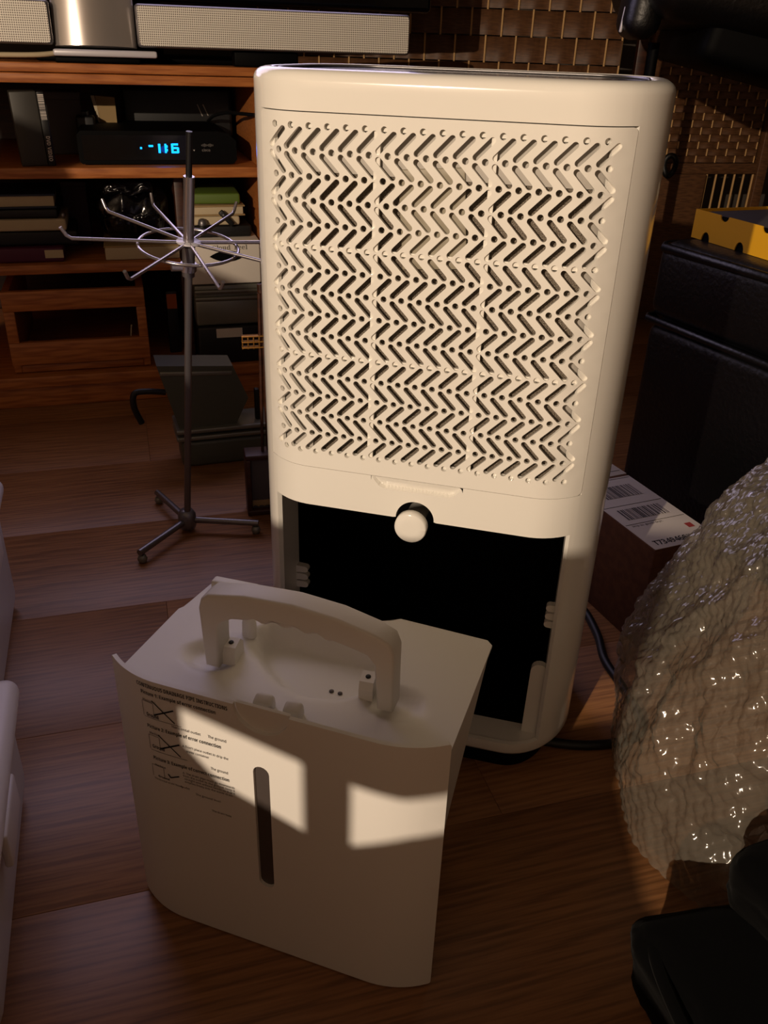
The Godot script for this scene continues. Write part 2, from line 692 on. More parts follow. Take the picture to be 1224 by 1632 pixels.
	var lift := func(p: Vector2) -> Vector3:
		var z := 0.0
		if Geometry2D.is_point_in_polygon(p, shape):
			var near := 1.0
			for i in outer.size() - 1:
				near = minf(near, (Geometry2D.get_closest_point_to_segment(p, outer[i], outer[i + 1]) - p).length())
			z = -lerpf(0.0042, 0.0012, clampf((p.y - 0.267) / 0.0091, 0.0, 1.0)) * smoothstep(0.0002, 0.0015, near)
		return Vector3(p.x, p.y, z)
	for i in 44:
		for j in 6:
			var q := Vector2(lerpf(-0.032, 0.032, i / 43.0), lerpf(0.2690, 0.2752, j / 5.0))
			if Geometry2D.is_point_in_polygon(q, shape) and absf(q.x) < 0.0295:
				pts.append(q)
	mesh2d(st, pts, func(c: Vector2) -> bool: return c.distance_to(kc) > kr * 0.996, lift)
	var arc := circle(kc, kr, 25, PI, 0.0)
	for k in 24:
		quad(st, Vector3(arc[k].x, arc[k].y, 0), Vector3(arc[k + 1].x, arc[k + 1].y, 0), Vector3(arc[k + 1].x, arc[k + 1].y, -0.007), Vector3(arc[k].x, arc[k].y, -0.007))
	var body := part(t, "body", done(st), M.white)
	part(body, "latch_mark", rbox(Vector3(0.0014, 0.0034, 0.0012), 0.0003), M.ink, Vector3(0.0008, 0.2748, -0.0042), Vector3(0, 0, -0.12))
	# top
	var top := ring_at(o, 0.5436, 0.0122)
	st = begin(false)
	for i in top.size():
		tri(st, Vector3(0, 0.5436, -DEEP / 2), top[i], top[(i + 1) % top.size()])
	var tp := part(t, "control_panel", done(st), M.gloss_black)
	var ringpts := []
	for p in ring_at(o, 0.5445, 0.017):
		ringpts.append(p)
	part(tp, "panel_rim", tube(ringpts, 0.0011, 6, true), M.steel_dull)
	for k in 5:
		part(tp, "touch_button", lathe([Vector2(0.0001, 0), Vector2(0.005, 0), Vector2(0.005, 0.0006), Vector2(0, 0.0008)], 16), M.steel_dull, Vector3(-0.05 + k * 0.025, 0.5436, -0.06))
	# base with its feet
	var base := ring_at(o, 0.0, 0.016)
	var base2 := ring_at(o, 0.0255, 0.012)
	st = begin(true)
	for i in base.size():
		quad(st, base[i], base[(i + 1) % base.size()], base2[(i + 1) % base.size()], base2[i])
	part(t, "base", done(st), M.black)
	grille(t)
	bay(t)
	power_cord(t)


func grille(t: Node3D) -> void:
	var p := 0.01227
	var rh := 0.01491
	var y0 := 0.2902
	var a := 0.0048        # half run of a slot
	var b := 0.0049        # half rise of a slot
	var hw := 0.00195      # half width of a slot
	var rd := 0.0021       # radius of a round hole
	var deep := 0.0022
	var w := WP / 2
	var st := begin(false)
	# strips: kind 0 slots rise to the right, 1 they fall, 2 bottom margin, 3 top margin
	var tops := PackedFloat32Array()    # hole centres on even boundaries, then odd ones
	var odds := PackedFloat32Array()
	for j in 18:
		tops.append((j - 8.5) * p + a - p / 2)
		odds.append((j - 8.5) * p - a + p / 2)
	for row in 17:
		var kind := 2 if row == 0 else 3 if row == 16 else (0 if (16 - row) % 2 == 1 else 1)
		var lo := 0.277 if row == 0 else y0 + (row - 1) * rh
		var hi := 0.5216 if row == 16 else y0 + row * rh
		# rows are numbered from below: the top one rises to the right, its upper holes are «tops»
		var up_holes := PackedFloat32Array() if row == 16 else (tops if (15 - row) % 2 == 0 else odds)
		var low_holes := PackedFloat32Array() if row == 0 else (tops if (16 - row) % 2 == 0 else odds)
		var pts := PackedVector2Array()
		var walls := []
		for side in 2:
			var y := hi if side else lo
			var holes := up_holes if side else low_holes
			var cut := 0.0 if holes.size() else 1.0
			var ends := (row == 16 and side == 1) or (row == 0 and side == 0)
			var r := 0.003
			var xs := PackedFloat32Array()
			var x := -w + (r if ends else 0.0)
			while x < w - (r if ends else 0.0) - 0.0005:
				var free := true
				for h in holes:
					if absf(x - h) < rd * 1.25:
						free = false
				if free:
					pts.append(Vector2(x, y))
				x += 0.0031
			pts.append(Vector2(w - (r if ends else 0.0), y))
			if ends:
				for s in [-1.0, 1.0]:
					for k in range(1, 4):
						var an := PI / 2 * k / 4.0
						pts.append(Vector2(s * (w - r + r * sin(an)), y + (-1.0 if side else 1.0) * r * (1 - cos(an))))
					pts.append(Vector2(s * w, y + (-1.0 if side else 1.0) * r))
			for h in holes:
				var arc := circle(Vector2(h, y), rd, 9, PI if side else 0.0, TAU if side else PI)
				pts.append_array(arc)
				walls.append(arc)
		for s in [-1.0, 1.0]:
			for k in range(1, 4):
				if kind < 2:
					pts.append(Vector2(s * w, lerpf(lo, hi, k / 4.0)))
					pts.append(Vector2(s * (w - 0.004), lerpf(lo, hi, k / 4.0)))
		var ends_ := []
		if kind < 2:
			for j in 18:
				var c := Vector2((j - 8.5) * p, (lo + hi) / 2)
				var e := Vector2(a if kind == 0 else -a, b)
				var d := e.normalized()
				var n := d.orthogonal()
				var loop := PackedVector2Array()
				for q in 2:
					var s := 1.0 if q == 0 else -1.0
					for k in 8:
						var an := PI * k / 7.0
						loop.append(c + e * s + (-n * cos(an) * s + d * sin(an) * s) * hw)
					for k in range(1, 6):
						loop.append(c + e * s * (1.0 - k / 3.0) + n * s * hw)
				pts.append_array(loop)
				var closed := loop.duplicate()
				closed.append(loop[0])
				walls.append(closed)
				ends_.append([c - e, c + e])
		else:
			var x := -w + 0.006
			while x < w:
				pts.append(Vector2(x, (lo + hi) / 2))
				x += 0.004
		var inside := func(c: Vector2) -> bool:
			for h in up_holes:
				if c.distance_to(Vector2(h, hi)) < rd * 0.985:
					return false
			for h in low_holes:
				if c.distance_to(Vector2(h, lo)) < rd * 0.985:
					return false
			for e in ends_:
				if (Geometry2D.get_closest_point_to_segment(c, e[0], e[1]) - c).length() < hw * 0.99:
					return false
			return true
		st.set_smooth_group(1)
		mesh2d(st, pts, inside, func(q: Vector2) -> Vector3: return on_front(q, 0.0004))
		st.set_smooth_group(-1)
		for loop in walls:
			for k in loop.size() - 1:
				quad(st, on_front(loop[k + 1], 0.0004), on_front(loop[k], 0.0004), on_front(loop[k], -deep), on_front(loop[k + 1], -deep))
	# outer edge of the panel
	var edge := rrect(WP, 0.5216 - 0.277, 0.003, Vector2(0, (0.5216 + 0.277) / 2), 5)
	for k in edge.size():
		var q := edge[k]
		var r := edge[(k + 1) % edge.size()]
		var m := maxi(1, int((r - q).length() / 0.004))
		for i in m:
			var u := q.lerp(r, float(i) / m)
			var v := q.lerp(r, float(i + 1) / m)
			quad(st, on_front(u, -deep), on_front(v, -deep), on_front(v, 0.0004), on_front(u, 0.0004))
	var panel := part(t, "grille_panel", done(st), M.white)
	panel.set_meta("label", "white vent panel pierced by herringbone slots and round holes")
	# filter behind the grille: ribs, grey border, dark net
	st = begin(false)
	var slab := func(into: SurfaceTool, x0: float, x1: float, ya: float, yb: float, front_: float, back_: float):
		var n := maxi(1, int((x1 - x0) / 0.004))
		for i in n:
			var xa := lerpf(x0, x1, float(i) / n)
			var xb := lerpf(x0, x1, float(i + 1) / n)
			var q := [on_front(Vector2(xa, ya), front_), on_front(Vector2(xb, ya), front_), on_front(Vector2(xb, yb), front_), on_front(Vector2(xa, yb), front_), on_front(Vector2(xa, ya), back_), on_front(Vector2(xb, ya), back_), on_front(Vector2(xb, yb), back_), on_front(Vector2(xa, yb), back_)]
			quad(into, q[0], q[1], q[2], q[3])
			quad(into, q[3], q[2], q[6], q[7])
			quad(into, q[4], q[5], q[1], q[0])
			if i == 0:
				quad(into, q[4], q[0], q[3], q[7])
			if i == n - 1:
				quad(into, q[1], q[5], q[6], q[2])
	slab.call(st, -0.0388, -0.0347, 0.288, 0.517, -0.0014, -0.0042)
	slab.call(st, 0.0347, 0.0388, 0.288, 0.517, -0.0014, -0.0042)
	slab.call(st, 0.1065, 0.1165, 0.288, 0.517, -0.0014, -0.0042)
	slab.call(st, -0.1165, -0.1085, 0.288, 0.517, -0.0018, -0.0042)
	for k in [5, 10]:
		slab.call(st, -0.116, 0.116, y0 + k * rh - 0.0012, y0 + k * rh + 0.0014, -0.0016, -0.0042)
	slab.call(st, -0.116, 0.116, 0.5125, 0.519, -0.0034, -0.0042)
	slab.call(st, -0.116, 0.116, 0.279, 0.2909, -0.003, -0.0042)
	part(panel, "rib", done(st), M.white)
	st = begin(false)
	slab.call(st, -0.118, -0.0825, 0.282, 0.52, -0.0056, -0.0068)
	slab.call(st, -0.0825, 0.118, 0.4865, 0.52, -0.0056, -0.0068)
	slab.call(st, 0.1, 0.118, 0.282, 0.4865, -0.0056, -0.0068)
	var f := part(t, "filter_frame", done(st), M.grey_inside)
	st = begin(false)
	slab.call(st, -0.118, 0.118, 0.279, 0.52, -0.0072, -0.0085)
	part(f, "filter_net", done(st), M.filter_net)
	var crumple := func(q: Vector3) -> Vector3:
		return q + Vector3(0, 0, 0.0006 * sin(q.x * 300.0 + q.y * 160.0) * cos(q.y * 240.0 - q.x * 90.0))
	var bag := part(t, "foil_pouch", rbox(Vector3(0.043, 0.062, 0.0018), 0.0006, 1, crumple), M.pouch, Vector3(0.0005, 0.462, -0.0052), Vector3(0, 0, 0.09))
	bag.set_meta("label", "pale crumpled pouch showing through the grille slots")


func bay(t: Node3D) -> void:
	# white lining near the front, black cavity behind
	var st := begin(false)
	var w := WO / 2 + 0.0004
	for s in [-1.0, 1.0]:
		var zf := front(w) - 0.004
		var a := Vector3(w * s, 0.036, zf)
		var b := Vector3((w - 0.004) * s, 0.036, -0.05)
		var c := Vector3((w - 0.004) * s, 0.25, -0.05)
		var d := Vector3(w * s, 0.25, zf)
		if s < 0:
			quad(st, a, b, c, d)
		else:
			quad(st, b, a, d, c)
	var n := 24
	for i in n:
		var xa := lerpf(-w, w, float(i) / n)
		var xb := lerpf(-w, w, float(i + 1) / n)
		quad(st, Vector3(xa, 0.0385, front(xa) - 0.003), Vector3(xb, 0.0385, front(xb) - 0.003), Vector3(xb, 0.036, -0.034), Vector3(xa, 0.036, -0.034))
	var lin := part(t, "bay_lining", done(st), M.white)
	st = begin(false)
	var h := w - 0.0035
	var z0 := -0.05
	var z1 := -0.17
	quad(st, Vector3(-h, 0.035, z1), Vector3(h, 0.035, z1), Vector3(h, 0.25, z1), Vector3(-h, 0.25, z1))
	quad(st, Vector3(-h, 0.035, z0), Vector3(-h, 0.035, z1), Vector3(-h, 0.25, z1), Vector3(-h, 0.25, z0))
	quad(st, Vector3(h, 0.035, z1), Vector3(h, 0.035, z0), Vector3(h, 0.25, z0), Vector3(h, 0.25, z1))
	quad(st, Vector3(-w, 0.0355, -0.034), Vector3(w, 0.0355, -0.034), Vector3(w, 0.0355, z1), Vector3(-w, 0.0355, z1))
	quad(st, Vector3(-w, 0.262, z1), Vector3(w, 0.262, z1), Vector3(w - 0.03, 0.262, -0.009), Vector3(0.03 - w, 0.262, -0.009))
	part(t, "bay_cavity", done(st), M.black)
	# rounded tab at the lower right, its screw, and the guide teeth on both sides
	var tab := PackedVector2Array([Vector2(0.100, 0.037), Vector2(0.1152, 0.037)])
	tab.append_array(circle(Vector2(0.1082, 0.104), 0.0072, 10, 0.0, PI))
	var tb := part(lin, "guide_tab", prism(tab, -0.03, -0.024), M.white)
	tb.set_meta("label", "white rounded tab inside the bay")
	for k in 3:
		for s in [-1.0, 1.0]:
			var y := (0.1525 if s < 0 else 0.1665) - k * 0.0078
			var tooth := PackedVector2Array()
			tooth.append_array(circle(Vector2(s * -0.0015, 0), 0.003, 9, -PI / 2, PI / 2) if s < 0 else circle(Vector2(-0.0015, 0), 0.003, 9, PI / 2, PI * 1.5))
			tooth.append(Vector2(s * 0.009, 0.0035))
			tooth.append(Vector2(s * 0.009, -0.0035))
			part(lin, "guide_tooth", prism(Geometry2D.convex_hull(tooth), -0.003, 0.003), M.white, Vector3(s * (0.1065 if s < 0 else 0.1105), y, -0.047 if s < 0 else -0.03))
	# drain knob
	var knob := part(t, "drain_knob", lathe([Vector2(0.0075, -0.022), Vector2(0.0078, 0.0035), Vector2(0.0118, 0.0038), Vector2(0.0124, 0.0048), Vector2(0.0124, 0.0095), Vector2(0.0121, 0.0108), Vector2(0.0113, 0.0116), Vector2(0.006, 0.0119), Vector2(0, 0.012)], 32), M.white, Vector3(-0.0008, 0.2428, 0.0005), Vector3(PI / 2, 0, 0))
	knob.set_meta("label", "round white drain cap below the grille")


# ==================================================================== water tank
func plate_z(x: float) -> float:
	var e := clampf((absf(x) - 0.0694) / (W2 - 0.0694), 0.0, 1.0)
	return 0.0165 - RZ * (1.0 - sqrt(1.0 - e * e))


func on_plate(p: Vector2, out := 0.0) -> Vector3:
	var e := 0.0004
	var t := Vector2(2.0 * e, plate_z(p.x + e) - plate_z(p.x - e)).normalized()
	return Vector3(p.x - t.y * out, p.y, plate_z(p.x) + t.x * out)


func water_tank() -> void:
	var t := thing("water_tank", "white plastic water tank with handle and printed instructions standing before the dehumidifier", "water tank", Vector3(-0.0624, 0, -0.3938), -0.318)
	# front plate with the level slot and the round notch
	var w := 0.111
	var h := 0.2185
	var nc := Vector2(-0.0005, h)
	var nr := 0.018
	var sc := [Vector2(-0.002, 0.0705), Vector2(-0.002, 0.1685)]
	var sr := 0.0054
	var pts := PackedVector2Array()
	var rim := PackedVector2Array()   # plate outline, counter-clockwise
	var go := func(a: Vector2, b: Vector2, n: int):
		for k in n:
			rim.append(a.lerp(b, float(k) / n))
	var r := 0.0016
	go.call(Vector2(-w + r, 0.001), Vector2(w - r, 0.001), 48)
	rim.append_array(circle(Vector2(w - r, 0.001 + r), r, 5, -PI / 2, 0.0))
	go.call(Vector2(w, 0.001 + r), Vector2(w, h - r), 20)
	rim.append_array(circle(Vector2(w - r, h - r), r, 5, 0.0, PI / 2))
	go.call(Vector2(w - r, h), Vector2(nc.x + nr, h), 22)
	rim.append_array(circle(nc, nr, 25, 0.0, -PI))
	go.call(Vector2(nc.x - nr, h), Vector2(-w + r, h), 22)
	rim.append_array(circle(Vector2(-w + r, h - r), r, 5, PI / 2, PI))
	go.call(Vector2(-w, h - r), Vector2(-w, 0.001 + r), 20)
	rim.append_array(circle(Vector2(-w + r, 0.001 + r), r, 5, PI, PI * 1.5))
	var clean := PackedVector2Array()
	for p in rim:
		if clean.is_empty() or clean[-1].distance_to(p) > 1e-5:
			clean.append(p)
	rim = clean
	pts.append_array(rim)
	var slot := PackedVector2Array()
	slot.append_array(circle(sc[1], sr, 9, 0.0, PI))
	for k in range(1, 12):
		slot.append(Vector2(sc[1].x - sr, lerpf(sc[1].y, sc[0].y, k / 12.0)))
	slot.append_array(circle(sc[0], sr, 9, PI, TAU))
	for k in range(1, 12):
		slot.append(Vector2(sc[1].x + sr, lerpf(sc[0].y, sc[1].y, k / 12.0)))
	pts.append_array(slot)
	for i in 30:
		for j in 14:
			var q := Vector2(lerpf(-w + 0.004, w - 0.004, i / 29.0), lerpf(0.012, h - 0.012, j / 13.0))
			if q.distance_to(nc) > nr + 0.003 and not (absf(q.x - sc[0].x) < sr + 0.002 and q.y < 0.178 and q.y > 0.06):
				pts.append(q)
	var inside := func(c: Vector2) -> bool:
		return c.distance_to(nc) > nr * 0.997 and (Geometry2D.get_closest_point_to_segment(c, sc[0], sc[1]) - c).length() > sr * 0.995
	var st := begin(true)
	mesh2d(st, pts, inside, func(p: Vector2) -> Vector3: return on_plate(p))
	st.set_smooth_group(-1)
	for loop in [rim, slot]:
		for k in loop.size():
			var a: Vector2 = loop[k]
			var b: Vector2 = loop[(k + 1) % loop.size()]
			quad(st, on_plate(a, -0.0028), on_plate(b, -0.0028), on_plate(b), on_plate(a))
	# back face of the plate, turned the other way round
	st.set_smooth_group(5)
	var tt := Geometry2D.triangulate_delaunay(pts)
	for i in range(0, tt.size(), 3):
		var a := pts[tt[i]]
		var b := pts[tt[i + 1]]
		var c := pts[tt[i + 2]]
		if absf((b - a).cross(c - a)) < 1e-12 or not inside.call((a + b + c) / 3.0):
			continue
		if (b - a).cross(c - a) > 0:
			tri(st, on_plate(a, -0.0028), on_plate(c, -0.0028), on_plate(b, -0.0028))
		else:
			tri(st, on_plate(a, -0.0028), on_plate(b, -0.0028), on_plate(c, -0.0028))
	var plate := part(t, "front_plate", done(st), M.tank_white)
	st = begin(true)
	for k in slot.size():
		var a := slot[k]
		tri(st, on_plate(Vector2(-0.002, 0.12), -0.0024), on_plate(a, -0.0024), on_plate(slot[(k + 1) % slot.size()], -0.0024))
	part(plate, "level_window", done(st), M.slot_dark)
	# body: tapering box
	var top := PackedVector2Array()
	for k in 25:
		var x := lerpf(-0.109, 0.109, k / 24.0)
		top.append(Vector2(x, plate_z(x) - 0.0032))
	top.append_array(PackedVector2Array([Vector2(0.1092, -0.05), Vector2(0.1092, -0.112), Vector2(0.105, -0.1165), Vector2(0.0418, -0.1185), Vector2(0.03, -0.111), Vector2(-0.064, -0.1105), Vector2(-0.1035, -0.1085), Vector2(-0.107, -0.076), Vector2(-0.109, -0.072)]))
	st = begin(true)
	st.set_smooth_group(-1)
	var mid := Vector2(0, -0.05)
	for lay in [[0.203, 1.0, 0.196, 0.985], [0.196, 0.985, 0.004, 0.8], [0.004, 0.8, 0.0, 0.78]]:
		for k in top.size():
			var a := top[k]
			var b := top[(k + 1) % top.size()]
			var pa: Vector2 = mid + (a - mid) * lay[1]
			var pb: Vector2 = mid + (b - mid) * lay[1]
			var qa: Vector2 = mid + (a - mid) * lay[3]
			var qb: Vector2 = mid + (b - mid) * lay[3]
			if k < 24:   # along the plate the wall stays upright
				pa = a
				pb = b
				qa = a
				qb = b
			quad(st, Vector3(qa.x, lay[2], qa.y), Vector3(qb.x, lay[2], qb.y), Vector3(pb.x, lay[0], pb.y), Vector3(pa.x, lay[0], pa.y))
	for k in range(1, top.size() - 1):
		var s := 0.78
		tri(st, Vector3(mid.x + (top[0].x - mid.x) * s, 0, mid.y + (top[0].y - mid.y) * s), Vector3(mid.x + (top[k + 1].x - mid.x) * s, 0, mid.y + (top[k + 1].y - mid.y) * s), Vector3(mid.x + (top[k].x - mid.x) * s, 0, mid.y + (top[k].y - mid.y) * s))
	part(t, "tank_body", done(st), M.tank_white)
	# lid with its basin
	var basin := PackedVector2Array([Vector2(-0.0500, -0.066), Vector2(-0.0430, -0.050), Vector2(-0.0230, -0.033), Vector2(-0.006, -0.0225), Vector2(0.012, -0.0185), Vector2(0.032, -0.0225), Vector2(0.045, -0.034), Vector2(0.0545, -0.055), Vector2(0.0545, -0.080), Vector2(0.044, -0.088), Vector2(0.0, -0.088), Vector2(-0.042, -0.084)])
	pts = PackedVector2Array()
	pts.append_array(PackedVector2Array(top))
	for i in 56:
		for j in 34:
			var q := Vector2(lerpf(-0.106, 0.106, i / 55.0), lerpf(-0.114, 0.012, j / 33.0))
			if Geometry2D.is_point_in_polygon(q, top) and q.y < plate_z(q.x) - 0.005:
				pts.append(q)
	st = begin(true)
	mesh2d(st, pts, func(c: Vector2) -> bool: return Geometry2D.is_point_in_polygon(c, top), func(p: Vector2) -> Vector3:
		var y := 0.2048
		if Geometry2D.is_point_in_polygon(p, basin):
			var near := 1.0
			for i in basin.size():
				near = minf(near, (Geometry2D.get_closest_point_to_segment(p, basin[i], basin[(i + 1) % basin.size()]) - p).length())
			y -= 0.016 * smoothstep(0.0, 0.012, near)
		for c in [Vector2(-0.062, -0.034), Vector2(0.066, -0.033)]:
			y -= 0.005 * smoothstep(0.017, 0.009, ((p - c) * Vector2(0.8, 1)).length())
		return Vector3(p.x, y, p.y))
	# the sheet was drawn looking along +y: turn its faces up
	var lid := part(t, "lid", done(flip(st)), M.tank_white)
	st = begin(false)
	for k in top.size():
		var a := top[k]
		var b := top[(k + 1) % top.size()]
		quad(st, Vector3(a.x, 0.2028, a.y), Vector3(b.x, 0.2028, b.y), Vector3(b.x, 0.2048, b.y), Vector3(a.x, 0.2048, a.y))
	part(lid, "lid_edge", done(st), M.tank_white)
	part(lid, "raised_tab", rbox(Vector3(0.036, 0.010, 0.009), 0.002), M.tank_white, Vector3(-0.0835, 0.2055, -0.1095), Vector3(0, 0.045, 0))
	part(lid, "float_post", lathe([Vector2(0.0052, 0), Vector2(0.0048, 0.011), Vector2(0.0041, 0.0138), Vector2(0.002, 0.0152), Vector2(0, 0.0155)], 20), M.tank_white, Vector3(-0.049, 0.2035, -0.0645))
	for x in [-0.0478, 0.0468]:
		var c := part(lid, "handle_clip", prism(PackedVector2Array([Vector2(-0.008, 0), Vector2(0.008, 0), Vector2(0.0075, 0.0095), Vector2(0.003, 0.0145), Vector2(-0.006, 0.013), Vector2(-0.008, 0.008)]), -0.0045, 0.0045), M.tank_white, Vector3(x, 0.2035, -0.0385), Vector3(0, PI / 2 + 0.1, 0))
		part(c, "clip_hole", lathe([Vector2(0.0017, 0), Vector2(0.0017, 0.0012), Vector2(0, 0.0012)], 14), M.ink, Vector3(-0.0015, 0.0129, 0), Vector3(0, 0, 0.17))
	# half-round pour lip standing in the notch, two little blocks and a dark opening between them
	part(lid, "notch_lip", prism(circle(Vector2(-0.0005, 0.2185), 0.0176, 26, PI, TAU), -0.0005, 0.0018), M.tank_white, Vector3(0, -0.0004, 0.0120))
	for b in [[-0.0065, 0.0125], [0.0128, 0.0115]]:
		part(lid, "lip_block", rbox(Vector3(b[1], 0.011, 0.010), 0.003, 3), M.tank_white, Vector3(b[0], 0.2085, -0.0005), Vector3(0.25, 0.1, 0))
	part(lid, "drain_opening", prism(PackedVector2Array([Vector2(-0.0065, 0.002), Vector2(0.002, 0.0035), Vector2(0.0065, 0.0), Vector2(0.001, -0.0025)]), -0.0006, 0.0006), M.slot_dark, Vector3(0.0030, 0.2058, 0.0058), Vector3(-PI / 2, 0.2, 0))
	for x in [0.0185, 0.0245]:
		part(lid, "basin_hole", lathe([Vector2(0.0016, 0), Vector2(0.0016, 0.0006), Vector2(0, 0.0006)], 10), M.slot_dark, Vector3(x, 0.1889, -0.0465))
	# handle
	var hp := PackedVector2Array()
	var outer := [Vector2(-0.0605, 0.204), Vector2(-0.0625, 0.248), Vector2(-0.0605, 0.2555), Vector2(-0.0555, 0.2600), Vector2(-0.03, 0.2650), Vector2(0.002, 0.2668), Vector2(0.03, 0.2645), Vector2(0.055, 0.2588), Vector2(0.0635, 0.2545), Vector2(0.0665, 0.247), Vector2(0.0668, 0.204)]
	for p in outer:
		hp.append(p)
	hp.append(Vector2(0.0570, 0.204))
	hp.append(Vector2(0.0545, 0.237))
	hp.append(Vector2(0.0500, 0.2425))
	for k in 33:
		var x := lerpf(0.044, -0.040, k / 32.0)
		var y := 0.2492 - 2.6 * x * x
		if absf(x) < 0.028:
			y += 0.0013 * sin((x + 0.028) / 0.056 * TAU * 4.0)
		hp.append(Vector2(x, y))
	hp.append(Vector2(-0.0470, 0.2405))
	hp.append(Vector2(-0.0500, 0.236))
	hp.append(Vector2(-0.0510, 0.204))
	part(t, "handle", rounded_bar(hp, 0.017, 0.0022), M.tank_white, Vector3(0, 0, -0.033))
	# printed instructions
	st = begin(false)
	var lay := func(x: float, y: float, wide: float, tall: float, text: String, bold: bool):
		var probe := begin(false)
		var nat := text_into(probe, text, tall, func(p: Vector2) -> Vector3: return Vector3(p.x, p.y, 0), bold)
		text_into(st, text, tall, func(p: Vector2) -> Vector3: return on_plate(Vector2(x + p.x * wide / nat, y + p.y), 0.00025), bold)
	lay.call(-0.0850, 0.2123, 0.0630, 0.0031, "CONTINUOUS DRAINAGE PIPE INSTRUCTIONS", true)
	lay.call(-0.0822, 0.2058, 0.0520, 0.0029, "Picture 1: Example of error connection", true)
	lay.call(-0.0815, 0.2013, 0.0075, 0.0017, "Machine", false)
	lay.call(-0.0800, 0.1893, 0.0090, 0.0030, "Ground", true)
	lay.call(-0.0620, 0.1858, 0.0200, 0.0020, "Horizontal outlet", false)
	lay.call(-0.0370, 0.1853, 0.0125, 0.0022, "The ground", false)
	lay.call(-0.0805, 0.1788, 0.0520, 0.0029, "Picture 2: Example of error connection", true)
	lay.call(-0.0795, 0.1748, 0.0075, 0.0017, "Machine", false)
	lay.call(-0.0560, 0.1713, 0.0320, 0.0019, "A Don't place outlet in drip the", false)
	lay.call(-0.0535, 0.1683, 0.0160, 0.0019, "water container", false)
	lay.call(-0.0785, 0.1633, 0.0090, 0.0030, "Ground", true)
	lay.call(-0.0370, 0.1588, 0.0120, 0.0022, "The ground", false)
	lay.call(-0.0790, 0.1523, 0.0545, 0.0029, "Picture 3: Example of correct connection", true)
	lay.call(-0.0785, 0.1478, 0.0080, 0.0017, "Machine", false)
	lay.call(-0.0580, 0.1478, 0.0370, 0.0017, "A. The drain pipe must go downwards", false)
	lay.call(-0.0580, 0.1453, 0.0370, 0.0017, "from the outlet to the ground, keep it", false)
	lay.call(-0.0570, 0.1428, 0.0360, 0.0017, "straight and without bends so that it", false)
	lay.call(-0.0570, 0.1403, 0.0340, 0.0017, "empties freely into the waste drain", false)
	lay.call(-0.0770, 0.1383, 0.0085, 0.0018, "Ground", true)
	lay.call(-0.0800, 0.1353, 0.0260, 0.0017, "Horizontal drain hose outlet", false)
	lay.call(-0.0500, 0.1318, 0.0180, 0.0017, "The ground level", false)
	lay.call(-0.0390, 0.1218, 0.0140, 0.0017, "The drain hole", false)
	var pale := begin(false)
	var pl := func(p: Vector2) -> Vector3: return on_plate(p, 0.0003)
	for c in [Vector2(-0.0672, 0.1965), Vector2(-0.0655, 0.1692)]:
		line_into(st, c + Vector2(-0.0075, 0.0068), c + Vector2(0.0075, -0.0068), 0.0008, pl)
		line_into(st, c + Vector2(-0.0068, -0.0045), c + Vector2(0.0075, 0.0035), 0.0011, pl)
		for s in [[-0.015, 0.0045, -0.007, 0.0045], [-0.015, 0.0045, -0.015, -0.0075], [-0.007, 0.0045, -0.007, -0.0065], [-0.0145, -0.008, 0.012, -0.008]]:
			line_into(pale, c + Vector2(s[0], s[1]), c + Vector2(s[2], s[3]), 0.0003, pl)
	line_into(st, Vector2(-0.0690, 0.1440), Vector2(-0.0672, 0.1412), 0.0010, pl)
	line_into(st, Vector2(-0.0674, 0.1414), Vector2(-0.0608, 0.1446), 0.0010, pl)
	line_into(st, Vector2(-0.0600, 0.137), Vector2(-0.0594, 0.135), 0.0005, pl)
	for s in [[-0.081, 0.148, -0.072, 0.148], [-0.081, 0.148, -0.081, 0.138], [-0.072, 0.148, -0.072, 0.139]]:
		line_into(pale, Vector2(s[0], s[1]), Vector2(s[2], s[3]), 0.0003, pl)
	part(plate, "printed_instructions", done(st), M.ink)
	part(plate, "printed_drawings", done(pale), M.pale_ink)


func flip(st: SurfaceTool) -> SurfaceTool:   # turn a sheet drawn in x, z to face up
	var arr := st.commit_to_arrays()
	var v: PackedVector3Array = arr[Mesh.ARRAY_VERTEX]
	var out := begin(true)
	for i in range(0, v.size(), 3):
		var n := (v[i + 1] - v[i]).cross(v[i + 2] - v[i])
		if n.y < 0:   # clockwise seen from above is the front
			out.add_vertex(v[i])
			out.add_vertex(v[i + 1])
			out.add_vertex(v[i + 2])
		else:
			out.add_vertex(v[i])
			out.add_vertex(v[i + 2])
			out.add_vertex(v[i + 1])
	return out


